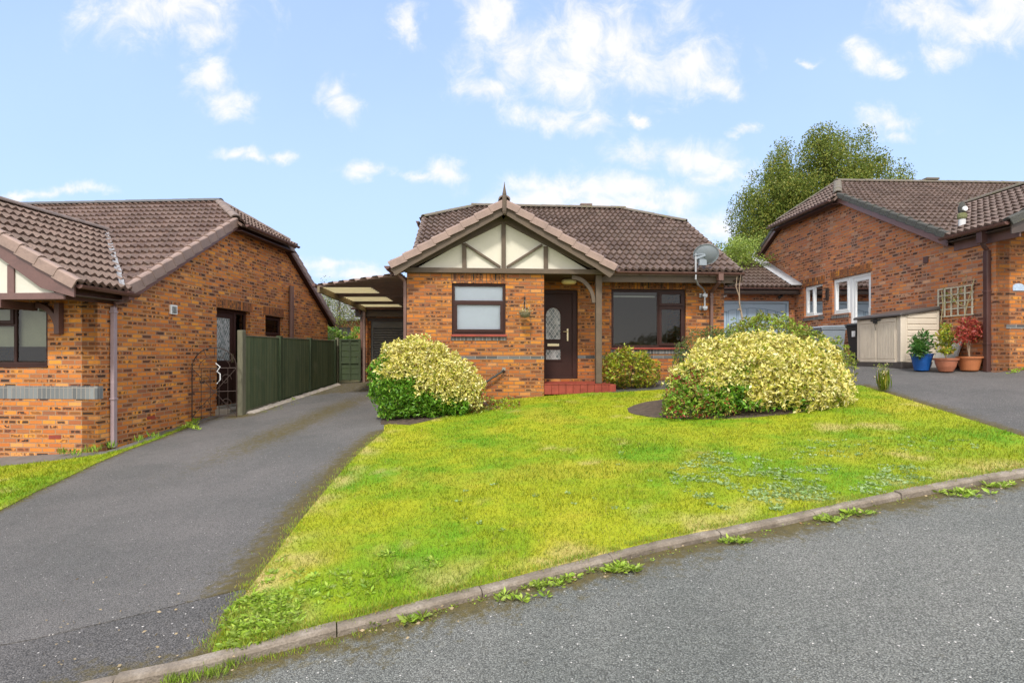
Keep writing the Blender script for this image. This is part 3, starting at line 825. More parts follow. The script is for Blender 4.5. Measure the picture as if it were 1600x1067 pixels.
LAWN = LAWN_L+LAWN_B+LAWN_R[:4]+list(reversed(K_IN[4:17]))
def blotch(x, y):
    return noi(x, y, .9, 3)+.5*noi(x, y, 2.3, 8)
def lawncol(x, y):
    n = blotch(x, y); f = noi(x, y, 9, 1); h = noi(x, y, .45, 21)
    t_ = max(0, min(1, .60+.8*n+.5*f+.2*h))
    a = np.array((.140, .30, .006)); b = np.array((.36, .385, .012)); s = np.array((.60, .45, .19)); o = np.array((.45, .38, .03))
    c = a*(1-t_)+b*t_
    w = max(0, min(1, (noi(x, y, 1.1, 40)+.35*noi(x, y, 6, 2)-.18)*3)); c = c*(1-w*.55)+o*w*.55
    d = segd(x, y, KERB); dl = segd(x, y, LAWN_L)
    e = .8*max(0, 1-d/.55)*max(0, min(1, (noi(x, y, 1.7, 60)+.4*noi(x, y, 7, 4)-.05)*3.2))
    e = max(e, max(0, 1-dl/.35)*max(0, min(1, .35+noi(x, y, 3, 70)*1.5)))
    e = max(e, max(0, min(1, (noi(x, y, 1.8, 90)+.4*noi(x, y, 8, 6)-.50)*4))*.6)
    return tuple(c*(1-e)+s*e)
sheet('lawn', LAWN, 0.0, M_LAWN, .11, colfn=lawncol)
# road in front of the kerb
rd = [(K_OUT[i][0], K_OUT[i][1]) for i in range(len(K_OUT))]
sheet('road', rd+[(14, -10), (-14, -10)], -.048, M_ROAD, .35, attr=lambda x, y: max(0, 1-segd(x, y, K_OUT)/.30)*.85)
# left drive with its darker apron
DL = [at(*p) for p in [(-160,850),(0,796),(60,765),(100,747),(150,723),(200,702),(250,684),(300,664),(345,648),(375,644)]]
FN = [at(*p) for p in [(378,648),(440,625),(488,610),(520,600)]]
JOINT = [at(*p) for p in [(-220,1043),(48,995),(200,960),(384,915)]]
dr_pts = JOINT+LAWN_L[2:]+[(-1.9, 10.9), (-2.1, 16.5), (-4.6, 16.4), (-5.3, 16.3)]+list(reversed(FN))[1:]+list(reversed(DL))
def drive_moss(x, y):
    m_ = max(0, 1-segd(x, y, LAWN_L)/.45)*.95
    m_ = max(m_, .55*math.exp(-((x+4.1-(y-8)*.10)/.5)**2)*max(0, min(1, (y-6)/3))*max(0, min(1, (15-y)/3)))
    m_ = max(m_, max(0, 1-segd(x, y, DL)/.2)*.6, max(0, 1-segd(x, y, FN)/.6)*.9, .5 if y > 14 else 0)
    return m_
sheet('driveway', dr_pts, -.012, M_DRIVE, .22, attr=drive_moss)
sheet('drive_apron', [JOINT[0]]+[K_IN[0]]+K_IN[1:5]+[LAWN_L[0], LAWN_L[1], LAWN_L[2]]+list(reversed(JOINT[1:])), -.018, M_DRIVE_D, .22, attr=lambda x, y: max(0, 1-segd(x, y, K_IN)/.2)*.5+max(0, 1-segd(x, y, LAWN_L)/.2)*.4)
# right drive
RD = [at(1345,602)]+LAWN_R[:5]+[(K_IN[17][0]+.2, K_IN[17][1]+.1), (16, 7.0), (16, 10.4), (9.2, 10.4), (8.9, 16.9), (5.0, 16.9), (5.0, 12.6), at(1300,598)]
sheet('driveway_right', RD, -.014, M_DRIVE_R, .3, attr=lambda x, y: max(0, 1-segd(x, y, [at(1345,602)]+LAWN_R)/.3)*.9)
# earth under everything
GP = [(-8.9, 3), (-8.9, 20)]
me = bpy.data.meshes.new('ground'); vs = []; fs = []
xs = sorted(set([-300,-150,-80,-50,-35,-25,-20,-16,-14,-13]+list(range(-12, 15))+[15,16,18,20,22,26,30,40,55,80,150,300]))
ys = sorted(set([-300,-100,-50,-30,-20,-15,-12,-10,-8,-6,-4,-3,-2]+list(range(-1, 25))+[26,28,32,38,45,60,90,150,300,500]))
for y in ys:
    for x in xs: vs.append((x, y, gz(x, y)-.10))
nx = len(xs)
for j in range(len(ys)-1):
    for i in range(nx-1): fs.append((j*nx+i, j*nx+i+1, (j+1)*nx+i+1, (j+1)*nx+i))
me.from_pydata(vs, [], fs); me.materials.append(plain('bare_earth', (.11,.10,.045), .95, 3, .4, .5)); boxuv(me)
g_o = bpy.data.objects.new('ground', me); COL.objects.link(g_o); g_o['kind'] = 'structure'
# kerb: individual concrete edging lengths swept along the line
def kerb_mesh():
    mb = MB(); sec = [(-.046, -.12), (-.045, -.018), (-.036, -.004), (-.022, .002), (.030, .004), (.044, -.004), (.045, -.12)]
    pts = []
    for i in range(len(KERB)-1):
        n = max(1, int(math.hypot(KERB[i+1][0]-KERB[i][0], KERB[i+1][1]-KERB[i][1])/.12))
        for k in range(n): pts.append((KERB[i][0]+(KERB[i+1][0]-KERB[i][0])*k/n, KERB[i][1]+(KERB[i+1][1]-KERB[i][1])*k/n))
    seg = 7
    for s0 in range(0, len(pts)-1, seg):
        P = pts[s0:s0+seg+1]
        if len(P) < 2: break
        jz = random.uniform(-.008, .008); jx = random.uniform(-.008, .008); vs = []
        for i, (x, y) in enumerate(P):
            a = P[max(0, i-1)]; b = P[min(len(P)-1, i+1)]; dx, dy = b[0]-a[0], b[1]-a[1]; l = math.hypot(dx, dy); nx_, ny_ = -dy/l, dx/l
            sh = .004 if i == 0 else (-.004 if i == len(P)-1 else 0)
            for (o_, h) in sec:
                w_ = noi(x+o_, y+h*3, 14, 3)*.005
                vs.append((x+nx_*(o_+jx+w_)+dx/l*sh, y+ny_*(o_+jx+w_)+dy/l*sh, gz(x, y)+h+jz+noi(x+o_, y, 10, 6)*.004))
        m_ = len(sec)
        fs = [(i*m_+j, i*m_+(j+1) % m_, (i+1)*m_+(j+1) % m_, (i+1)*m_+j) for i in range(len(P)-1) for j in range(m_)]
        fs += [tuple(range(m_)), tuple(range(len(P)*m_-1, (len(P)-1)*m_-1, -1))]
        mb.add(vs, fs)
    return mb
def kerb_mat():
    m, t, b = nt('kerb_concrete'); B = NB(t); o = B.n('ShaderNodeTexCoord').outputs['Object']
    n = B.noise(o, 4, 6, .7); f = B.noise(o, 80, 3)
    c = B.ramp(n, [(.3, (.12,.095,.07)), (.5, (.22,.18,.14)), (.7, (.36,.31,.26))])
    c = B.mix(B.rng(f, .4, .7, 0, .5), c, (.12,.10,.08)); t.links.new(c, b.inputs['Base Color']); b.inputs['Roughness'].default_value = .92
    t.links.new(B.bump(B.math('ADD', f, n), .7, .01), b.inputs['Normal']); return m
ko = kerb_mesh().build('kerb', kerb_mat()); ko['kind'] = 'structure'

# left front grass strip, paving strip beside the left house
LH0 = (-6.696, 8.79)
GL = [at(*p) for p in [(-160,775),(0,728),(60,722),(110,716),(165,708),(205,697),(245,683),(290,665),(300,664)]]
sheet('lawn_left', GL+list(reversed(DL[:8])), -.002, M_LAWN, .12, colfn=lawncol)
PV = [at(*p) for p in [(-160,740),(0,706),(165,703),(200,692),(300,655),(372,640),(374,644),(345,648),(300,664),(245,683),(205,697),(165,708),(110,716),(60,722),(0,728),(-160,775)]]
sheet('path_left', PV, -.02, plain('path_concrete', (.13,.12,.11), .85, 5, .3, .4), .25)
# narrow dark apron in front of the middle house and the planting beds
sheet('path', [(-2.3, 10.5), at(790,619), at(850,614), at(960,613), at(1040,608), at(1130,606), at(1300,598), (5.0, 12.4), (.6, 12.2), (.6, 11.0), (-2.2, 10.9)], -.02, plain('path_dark', (.07,.068,.06), .8, 6, .35, .4), .3)
def bed(pts, zo=.006): return sheet('soil', pts, zo, M_SOIL, .12, wob=.03)
BED1 = [at(*p) for p in [(594,662),(640,664),(700,650),(770,634),(775,624),(700,618),(610,618)]]
bed(BED1)
c2 = (3.62, 8.92)
bed([(c2[0]+1.62*math.cos(t_*math.pi/12)-.1, c2[1]+1.04*math.sin(t_*math.pi/12)) for t_ in range(24)], .008)

# ================================================================== MIDDLE HOUSE
def rise(s): l = math.hypot(1, s); return 1/l, s/l
def house_roof(P, xL, xR, ye, ze, yr, s, zh, run_l, run_r, ye2, mat, rmat, rmat_l=None, rmat_r=None, over=.22, gx=.04):
    c, sn = rise(s); zr = ze+s*(yr-ye); Lr = (yr-ye)/c; W = xR-xL
    vh = (zh-ze)/sn; y1 = ye+(zh-ze)/s; y2 = 2*yr-y1
    slope('roof', P, (xL, ye, ze), (1,0,0), (0,c,sn), [(0,0),(W,0),(W,vh),(W-run_r,Lr),(run_l,Lr),(0,vh)], mat)
    L2 = (ye2-yr)/c; z2 = zr-s*(ye2-yr); v2 = (zh-z2)/sn
    slope('roof', P, (xR, ye2, z2), (-1,0,0), (0,-c,sn), [(0,0),(W,0),(W,v2),(W-run_l,L2),(run_r,L2),(0,v2)], mat)
    for (x, run, sg) in ((xR, run_r, 1), (xL, run_l, -1)):
        V = Vector((-sg*run, 0, zr-zh)); ln = V.length; V.normalize(); ov = over/max(.2, abs(V.x))*.9
        B_ = y2-y1; k = (B_/2)/ln; e = ov*k
        O = Vector((x, y1 if sg > 0 else y2, zh))-V*ov; U = Vector((0, sg, 0)); e2 = min(e, gx+.05)
        slope('half_hip', P, O-U*e2, U, V, [(0,0),(B_+2*e2,0),(B_+e2,ov),(B_/2+e2,ln+ov),(e2,ov)], mat)
        Oe = O; 
        gutter(P, O-U*gx+Vector((sg*.02,0,-.02)), O+U*(B_+gx)+Vector((sg*.02,0,-.02)), (sg,0,0), M_PVC_G, .05)
        # fascia under the half hip
        fb = MB(); xf = x+sg*.02
        zf = zh-.0
        fb.box(min(x-sg*.02, x+sg*.015), max(x-sg*.02, x+sg*.015), y1-.05, y2+.05, zh-.30, zh-.07)
        fb.build('fascia', M_PVC if P is not RH else M_BARGE_L, P, bevel=.004)
        sb = MB(); sb.box(min(x, x+sg*(over-.03)), max(x, x+sg*(over-.03)), y1-.1, y2+.1, zh-.30, zh-.285); sb.build('soffit', M_PVC, P)
        rm = (rmat_r if sg > 0 else rmat_l) or rmat
        top = Vector((x-sg*run, yr, zr+.03))
        ridge(P, (x, y1-.02, zh+.04), top, rm, .10, .45, 'hip_tiles')
        ridge(P, (x, y2+.02, zh+.04), top, rm, .10, .45, 'hip_tiles')
    ridge(P, (xL+run_l-.05, yr, zr+.04), (xR-run_r+.05, yr, zr+.04), rmat)
    return dict(c=c, sn=sn, zr=zr, y1=y1, y2=y2, z2=z2)
def gable_profile(y0, y1_, ye, ze, yr, s, zh, ye2, zb, drop=.10):
    """outline (y, z) of an end wall under the roof"""
    zr = ze+s*(yr-ye)
    def top(y): return min(zh-drop-.05, ze-drop+s*(y-ye), zr-drop-s*(y-yr))
    pts = [(y0, zb), (y1_, zb)]
    ys_ = [y1_]
    a = ye+(zh-.05-ze)/s; b = 2*yr-a
    for y in (y1_, b, a, y0): pts.append((y, top(y)))
    return pts

RH = None
MH = thing('bungalow', 'middle brick bungalow with half-timbered cream gable and dark brown front door', 'house', .655, 11.13, -.80, R(4.0))
SM = .582; mze = 1.86; mye = .62; myr = 4.85; mye2 = 9.08; mzh = 3.71
mxL, mxR = -2.80, 4.49
FM = lambda u, d, v: (u, d, v)
# walls
win1 = (-1.877, -.787, .42, 1.455)
wall('wall', [(-2.775,-1.3),(0,-1.3),(0,1.70),(-2.775,1.70)], [win1], FM, .27, M_BRICK, MH)
FR = lambda u, d, v: (u, 1.08+d, v)
door = (.03, .905, -.53, 1.475); win2 = (1.675, 3.405, .17, 1.495)
wall('wall', [(0,-1.3),(4.305,-1.3),(4.305,1.78),(0,1.78)], [door, win2], FR, .27, M_BRICK, MH)
wall('wall', [(.27,-1.3),(1.08,-1.3),(1.08,1.75),(.27,1.75)], [], lambda u, d, v: (-d, u, v), .27, M_BRICK, MH)   # porch return
wall('wall', gable_profile(1.35, 8.8, mye, mze, myr, SM, mzh, mye2, -1.3), [], lambda u, d, v: (4.304-d, u, v), .27, M_BRICK, MH)
wall('wall', gable_profile(.27, 8.8, mye-.35, mze-.2, myr, SM, mzh, mye2, -1.3), [], lambda u, d, v: (-2.774+d, u, v), .27, M_BRICK, MH)
wall('wall', [(-2.5,-1.3),(4.03,-1.3),(4.03,1.6),(-2.5,1.6)], [], lambda u, d, v: (u, 8.8-d, v), .27, M_BRICK, MH)
ib = MB(); ib.box(-2.5, 4.03, 1.36, 8.5, -.62, -.56); ib.box(-2.5, 4.03, 1.36, 8.5, 1.62, 1.66); ib.box(-2.5, 0, .28, 1.36, 1.62, 1.655); ib.box(-2.5, 4.03, 4.0, 4.1, -.56, 1.62); ib.box(.35, .45, 1.36, 4.0, -.56, 1.62)
ib.build('room', M_ROOM, MH)
# roof
hr = house_roof(MH, mxL, mxR, mye, mze, myr, SM, mzh, 1.35, 1.5, mye2, M_TILE, M_RIDGE_M, over=.10, gx=-.10)
# front wing roof
wxl, wxr, wxa = -3.03, 1.37, -.83; wf = -.30; wze = 1.80; wS = .572
wc, wsn = rise(wS); wzr = wze+wS*2.2; wL = 2.2/wc
def ymain(z, s=SM, ye=mye, ze=mze): return ye+(z-ze)/s
u0 = ymain(wze)-wf+.12; u1 = ymain(wzr)-wf+.12
slope('roof', MH, (wxr, wf, wze), (0,1,0), (-wc,0,wsn), [(0,0),(u0,0),(u1,wL),(0,wL)], M_TILE)
ye_ = ymain(wzr)+.12; 
slope('roof', MH, (wxl, ye_, wze), (0,-1,0), (wc,0,wsn), [(u1-u0,0),(u1,0),(u1,wL),(0,wL)], M_TILE)
ridge(MH, (wxa, wf-.02, wzr+.045), (wxa, ymain(wzr)+.1, wzr+.045), M_RIDGE, .11, .42)
verge(MH, (wxr+.03, wf, wze-.02), (wxa, wf, wzr), (0,-1,0), M_VERGE)
verge(MH, (wxl-.03, wf, wze-.02), (wxa, wf, wzr), (0,-1,0), M_VERGE)
for sg, xe in ((1, wxr), (-1, wxl)):     # barge boards with curved feet
    d = Vector((-sg*wc, 0, wsn)); n_ = Vector((sg*wsn, 0, wc))
    a = Vector((xe+sg*.02, wf+.0, wze-.045)); b = Vector((wxa+sg*.012, wf+.0, wzr-.045))
    mb = MB()
    foot = [a, a+Vector((0,0,-.10)), a-n_*.0+Vector((-sg*.10,0,-.20)), a+d*.30-n_*.20]
    mb.prism(foot+[b-n_*.17+Vector((0,0,-.03)), b], (0,.028,0)); mb.build('bargeboard', M_TIMBER, MH, bevel=.004)
    sf = MB(); sf.prism([a+Vector((0,.03,-.10)), a+Vector((0,.03,-.115)), b+Vector((0,.03,-.14)), b+Vector((0,.03,-.12))], (0,.30,0)); sf.build('soffit', M_TIMBER_D, MH)
gutter(MH, (wxl-.035, wf, wze-.06), (wxl-.035, mye+.1, wze-.07), (-1,0,0), M_PVC_G)
gutter(MH, (wxr+.035, wf+.03, wze-.06), (wxr+.035, mye-.12, wze-.06), (1,0,0), M_PVC_G)
# gable triangle: render panel and timbers
pf = -.035
tri = [(wxl+.36, 1.70), (wxr-.36, 1.70), (wxa, 1.70+(2.2-.36)*wS)]
mb = MB(); mb.prism([(x, pf+.04, z) for x, z in tri], (0,.10,0)); mb.build('render_panel', M_CREAM, MH)
tb = MB()
tb.box(wxl+.22, wxr-.06, pf-.045, pf+.05, 1.655, 1.755)
tb.build('beam', M_TIMBER, MH, bevel=.005)
tb = MB(); zt = lambda x: 1.70+(2.2-.36-abs(x-wxa))*wS
tb.box(wxa-.043, wxa+.043, pf-.004, pf+.045, 1.756, zt(wxa)-.02); tb.build('timber', M_TIMBER, MH, bevel=.004)
for x in (-1.625, .035):
    tb = MB(); tb.box(x-.043, x+.043, pf-.002, pf+.045, 1.756, zt(x)-.04); tb.build('timber', M_TIMBER, MH, bevel=.004)
for sg in (-1, 1):
    tb = MB(); tb.beam((wxa+sg*.07, pf+.024, 1.79), (wxa+sg*.79, pf+.024, zt(wxa+.79)-.05), .045, .08, up=(0,-1,0)); tb.build('timber', M_TIMBER, MH, bevel=.004)
    d = Vector((-sg*wc, 0, wsn)); a = Vector((wxa+sg*1.84, pf, 1.75)); b = Vector((wxa, pf, zt(wxa)))
    n_ = Vector((sg*wsn, 0, wc)); tb = MB(); tb.prism([a+n_*.10, a-n_*.0+d*.0, b-n_*.06, b+n_*.12], (0,.05,0)); tb.build('timber', M_TIMBER, MH, bevel=.004)
# finial
fp = [(.003, .34), (.014, .25), (.028, .17), (.042, .10), (.040, .06), (.046, .04), (.046, -.24), (.034, -.29), (.004, -.32)]
mb = MB(); mb.lathe([(r, z) for r, z in reversed(fp)], (wxa, wf-.035, wzr+.02), 8); mb.build('finial', M_TIMBER, MH)
# porch post, bracket, ceiling
mb = MB(); mb.box(1.075, 1.20, -.02, .10, -.58, 1.655); mb.build('post', M_TIMBER, MH, bevel=.008)
def bracket(P, A, R_, w, ax, dirx, name, mat, flip=1):
    """quarter-round brace: from a vertical face at A going out by R_ in direction dirx (2D x,y) """
    d = Vector((dirx[0], dirx[1], 0)); A = Vector(A); side = d.cross(Vector((0,0,1)))*w; K = 9; o = []; i_ = []
    for k in range(K):
        t_ = math.pi/2*k/(K-1)
        o.append(A+d*(R_*(1-math.cos(t_)))+Vector((0,0,-R_*1.15*(1-math.sin(t_)))))
    for k in range(K-1, -1, -1):
        t_ = math.pi/2*k/(K-1); r2 = R_+.075
        i_.append(A+d*(R_-r2*math.cos(t_)+0)+Vector((0,0,-R_*1.15+r2*1.15*math.sin(t_)*1.0)))
    mb = MB(); K2 = len(o)
    a2 = o+i_; n = len(a2); vs = [p-side/2 for p in a2]+[p+side/2 for p in a2]
    fs = [(k, (k+1) % n, n+(k+1) % n, n+k) for k in range(n)]
    fs += [(k, k+1, n-2-k, n-1-k) for k in range(K2-1)]+[(n+n-1-k, n+n-2-k, n+k+1, n+k) for k in range(K2-1)]
    mb.add(vs, fs); return mb.build(name, mat, P, bevel=.004)
bracket(MH, (1.075-.075, .04, 1.56), .42, .05, 0, (-1,0), 'brace', M_TIMBER)
mb = MB(); mb.box(.01, 1.30, .02, 1.07, 1.66, 1.675); mb.build('porch_ceiling', M_TIMBER_D, MH)
mb = MB(); mb.box(1.21, 1.25, .055, mye+.42, 1.66, 1.78); mb.build('porch_beam', M_TIMBER, MH)
# eaves of the recessed front
mb = MB(); mb.box(1.26, mxR-.15, mye+.05, mye+.085, 1.60, 1.80); mb.build('fascia', M_TIMBER, MH, bevel=.004)
mb = MB(); mb.box(1.26, mxR-.15, mye+.09, 1.079, 1.655, 1.67); mb.build('soffit', M_TIMBER_D, MH)
gutter(MH, (wxr+.02, mye+.01, mze-.04), (mxR+.02, mye+.01, mze-.05), (0,-1,0), M_PVC_G)
mb = MB(); mb.box(mxR-.15, mxR-.02, mye+.05, mye+.5, 1.60, 1.84); mb.build('eaves_box', M_TIMBER, MH)
def gable_trim(P, x, out, ye, ze, yr, s, zh, ye2, bm_, vm, vname='verge_tiles', w=.05, h=.06):
    c, sn = rise(s); zr = ze+s*(yr-ye); a = ye+(zh-ze)/s; b = 2*yr-a; z2 = zr-s*(ye2-yr)
    for (p, q) in (((ye, ze), (a, zh)), ((ye2, z2), (b, zh))):
        mb = MB(); A = Vector((x, p[0], p[1]-.055)); B_ = Vector((x, q[0], q[1]-.055)); dz = Vector((0,0,-.17))
        mb.prism([A, A+dz*1.15, B_+dz, B_], (out*.022, 0, 0)); mb.build('bargeboard', bm_, P, bevel=.003)
        mb = MB(); mb.prism([A+dz*.95, A+dz*.95+Vector((0,0,-.012)), B_+dz*.95+Vector((0,0,-.012)), B_+dz*.95], (-out*.17, 0, 0)); mb.build('soffit', M_PVC, P)
        verge(P, (x-out*.01, p[0], p[1]), (x-out*.01, q[0], q[1]), (out, 0, 0), vm, name=vname, w=w, h=h)
gable_trim(MH, mxR, 1, mye, mze, myr, SM, mzh, mye2, M_TIMBER, M_RIDGE)
gable_trim(MH, mxL, -1, mye, mze, myr, SM, mzh, mye2, M_TIMBER, M_RIDGE)
mb = MB(); mb.box(1.70, 2.05, myr-.09, myr+.09, hr['zr']+.09, hr['zr']+.15); mb.box(1.76, 1.99, myr-.06, myr+.06, hr['zr']+.03, hr['zr']+.10); mb.build('ridge_vent', M_RIDGE, MH, bevel=.01)
# bands, lintels, sills
soldier(MH, FM, win1[0]-.02, win1[1]+.02, win1[3], 1.652)
mb = MB(); mb.box(win1[0]-.01, win1[1]+.02, -.05, .05, .375, .42); mb.build('sill', M_REDT, MH, bevel=.006)
soldier(MH, FM, win1[0]-.02, win1[1]+.02, .30, .372, 'sill_course', M_BLUE_S, -.012)
soldier(MH, FR, win2[0]-.03, win2[1]+.05, win2[3], 1.652)
mb = MB(); mb.box(win2[0]-.01, win2[1]+.03, 1.08-.05, 1.13, .13, .17); mb.build('sill', M_REDT, MH, bevel=.006)
soldier(MH, FR, win2[0]-.02, win2[1]+.04, .03, .128, 'sill_course', M_BLUE_S, -.012)
soldier(MH, FM, -2.775, 0.004, -.083, -.016, 'brick_band', M_BLUE, -.006)
soldier(MH, FR, .905, 4.305, -.075, -.008, 'brick_band', M_BLUE, -.006)
# windows
w1 = window(MH, FM, win1[0]+.004, win1[1]-.004, win1[2]+.004, win1[3]-.004, .035, M_PVC,
       [(win1[0]+.004, win1[1]-.004, 1.09, win1[3]-.004, False), (win1[0]+.004, win1[1]-.004, win1[2]+.004, 1.09, True)], glass=M_GLASS_B, label='two-light window with white blind')
mb = MB(); mb.box(win1[0]+.03, win1[1]-.03, .098, .104, win1[2]-.02, win1[3]-.02); mb.build('blind', M_BLIND, w1)
w2 = window(MH, FR, win2[0]+.004, win2[1]-.004, win2[2]+.004, win2[3]-.004, .035, M_PVC,
       [(win2[0]+.004, 2.775, win2[2]+.004, win2[3]-.004, False), (2.775, win2[1]-.004, 1.115, win2[3]-.004, True), (2.775, win2[1]-.004, win2[2]+.004, 1.115, True)], sill=True, label='wide living room window')
mb = MB(); mb.box(win2[0]+.06, 2.74, 1.25, 1.27, 1.335, 1.365); mb.build('blind_rail', M_WHITE, w2)
# front door
FD = lambda u, d, v: (u, 1.08+d, v)
dx0, dx1, dz0, dz1 = door
df = MB(); df.box(dx0+.003, dx0+.075, .04, .12, dz0, dz1-.003, FD); df.box(dx1-.115, dx1-.003, .04, .12, dz0, dz1-.003, FD); df.box(dx0+.075, dx1-.115, .04, .12, dz1-.095, dz1-.003, FD); df.box(dx0+.075, dx1-.115, .03, .12, dz0, dz0+.05, FD)
dfo = df.build('door_frame', M_PVC, MH, bevel=.006)
dr = MB(); a0, a1 = dx0+.078, dx1-.118; b0, b1 = dz0+.052, dz1-.098
dr.box(a0, a1, .06, .105, b0, b1, FD)
gc = .355; gw = .165; zt_ = 1.06-.0; zs = .88; zbm = .33+.03
# moulded arch surround
arch = []
for k in range(13):
    t_ = math.pi*k/12; arch.append((gc+gw*math.cos(t_), zs+gw*1.15*math.sin(t_)))
ring_i = [(gc+gw, zbm)]+arch+[(gc-gw, zbm)]
cx_, cz_ = gc, (zs+zbm)/2
ring_o = [(cx_+(x-cx_)*1.24, cz_+(z-cz_)*1.11) for x, z in ring_i]
n = len(ring_i)
for i in range(n):
    j = (i+1) % n
    q = [ring_i[i], ring_i[j], ring_o[j], ring_o[i]]
    dr.prism([FD(x, .058, z) for x, z in q], (0, -.016, 0))
for (z0_, z1_) in ((-.135, .16),):
    for (xx0, xx1, zz0, zz1) in ((gc-gw-.04, gc+gw+.04, z1_-.04, z1_), (gc-gw-.04, gc+gw+.04, z0_, z0_+.04), (gc-gw-.04, gc-gw, z0_+.04, z1_-.04), (gc+gw, gc+gw+.04, z0_+.04, z1_-.04)):
        dr.box(xx0, xx1, .044, .06, zz0, zz1, FD)
drm = MB(); drm.box(gc-gw-.03, gc+gw+.03, .052, .06, -.42, -.20, FD)
dro = dr.build('door', M_PVC, MH, bevel=.003)
mb = MB(); mb.prism([FD(x, .056, z) for x, z in ring_i], (0, .006, 0)); mb.build('door_glass', M_OBSC, dro)
mb = MB(); mb.box(gc-gw, gc+gw, .052, .062, -.095, .12, FD); mb.build('door_glass', M_OBSC, dro)
mb = MB(); mb.box(gc-.135, gc+.135, .045, .06, .20, .262, FD); mb.build('letterbox', M_BRASS, dro, bevel=.006)
mb = MB(); mb.box(.665, .70, .045, .06, .32, .60, FD); mb.tube([(.682, 1.08+.05, .53), (.682, 1.08+.005, .53), (.575, 1.08+.005, .53)], .011, 8); mb.build('handle', M_BRASS, dro, bevel=.002)
# doorstep with quarry tiles
mb = MB()
x = 0.006
while x < 1.36:
    mb.box(x, x+.145, -.02, .13, -.80, -.60); x += .149
mb.build('doorstep_riser', M_REDT, MH, bevel=.006)
mb = MB()
for i in range(9):
    for j in range(7): mb.box(.006+i*.152, .153+i*.152, -.03+j*.152, .117+j*.152, -.598, -.585)
mb.box(.0, 1.37, .13, 1.08, -.86, -.60); mb.build('doorstep', M_REDT, MH, bevel=.003)
# downpipes
mb = MB(); pipe_sq(mb, (3.98, 1.02, 1.42), (3.98, 1.02, -.95)); mb.tube([(3.98, .58, 1.74), (3.98, .60, 1.62), (3.98, 1.0, 1.46), (3.98, 1.02, 1.38)], .04, 8); mb.box(3.925, 4.035, .52, .66, 1.64, 1.82)
for z in (1.30, .2): mb.box(3.935, 4.025, .985, 1.07, z, z+.05)
mb.build('downpipe', M_BROWNPIPE, MH, bevel=.004)
mb = MB(); pipe_sq(mb, (-2.815, .03, 1.45), (-2.815, .03, -1.2), .06); mb.tube([(-3.02, -.1, 1.74), (-3.02, -.08, 1.68), (-2.83, .03, 1.50), (-2.815, .03, 1.42)], .036, 8)
mb.build('downpipe', M_BROWNPIPE, MH, bevel=.004)
mb = MB(); mb.tube([(-1.30, -.10, -.62), (-1.22, -.09, -.56), (-.86, -.07, -.33), (-.83, -.02, -.31), (-.83, .02, -.31)], .02, 8); mb.build('waste_pipe', M_BLACKP, MH)
mb = MB(); mb.box(-.86, -.79, -.012, .01, -.31, -.25); mb.build('pipe_collar', M_CONC, MH)

# ================================================================== LEFT HOUSE
LH = thing('bungalow', 'left neighbour brick bungalow with pinkish verge tiles and a green fence along its side', 'house', -6.696, 8.79, -1.56, R(-4.04))
ls, lze, lye, lyr, lye2, lzh = .61, 1.17, .50, 4.93, 9.36, 3.12
FS = lambda u, d, v: (-d, u, v)            # side wall facing +x, u = y
dY = lambda px: 6219/(860-px)-8.79
sd_door = (dY(339), dY(391), -1.12, 1.05); sd_win = (dY(415), dY(443), .50, 1.03)
wall('wall', gable_profile(0, 9.1, lye, lze, lyr, ls, lzh, lye2, -2.1)[:-1]+[(lye+.02, .98), (0, .98)], [sd_door, sd_win], FS, .27, M_BRICK_S, LH)
lw = (-2.75, -.86, -.17, .86)
wall('wall', [(-5.2,-2.1),(-.001,-2.1),(-.001,.93),(-5.2,.93)], [lw], FM, .27, M_BRICK_S, LH)
wall('wall', [(-8,-2.1),(-.27,-2.1),(-.27,1.0),(-8,1.0)], [], lambda u, d, v: (u, 9.1-d, v), .27, M_BRICK, LH)
wall('wall', [(-8,-2.1),(-5.2,-2.1),(-5.2,1.0),(-8,1.0)], [], lambda u, d, v: (u, 1.0+d, v), .27, M_BRICK, LH)
wall('wall', [(.0,-2.1),(9.1,-2.1),(9.1,1.0),(5,3.0),(0,.9)], [], lambda u, d, v: (-8+d, u, v), .27, M_BRICK, LH)
ib = MB(); ib.box(-5.1, -.28, .28, 8.8, -1.25, -1.2); ib.box(-8, -.28, .28, 8.8, .95, .97); ib.box(-5.1, -.28, 3.6, 3.7, -1.2, .95); ib.box(-2.2, -2.1, 3.7, 8.8, -1.2, .95); ib.build('room', M_ROOM, LH)
hl = house_roof(LH, -8.2, .13, lye, lze, lyr, ls, lzh, .6, 1.2, lye2, M_TILE_L, M_RIDGE_D, rmat_r=M_RIDGE)
gable_trim(LH, .13, 1, lye, lze, lyr, ls, lzh, lye2, M_BARGE_L, M_VERGE, w=.12, h=.155)
# wing
lxe, lxa, lwf, lwze = .17, -2.5, -.62, 1.10; lws = .61; lc, lsn = rise(lws); lhalf = lxe-lxa; lzr = lwze+lws*lhalf; LL = lhalf/lc
yl = lambda z: lye+(z-lze)/ls
u0 = yl(lwze)-lwf+.10; u1 = yl(lzr)-lwf+.15
slope('roof', LH, (lxe, lwf, lwze), (0,1,0), (-lc,0,lsn), [(0,0),(u0,0),(u1,LL),(0,LL)], M_TILE_L)
ye_ = yl(lzr)+.15
slope('roof', LH, (2*lxa-lxe, ye_, lwze), (0,-1,0), (lc,0,lsn), [(u1-u0,0),(u1,0),(u1,LL),(0,LL)], M_TILE_L)
ridge(LH, (lxa, lwf, lzr+.04), (lxa, yl(lzr)+.02, lzr+.04), M_RIDGE, .11, .42)
verge(LH, (lxe+.04, lwf, lwze), (lxa, lwf, lzr), (0,-1,0), M_VERGE, L=.36, h=.13)
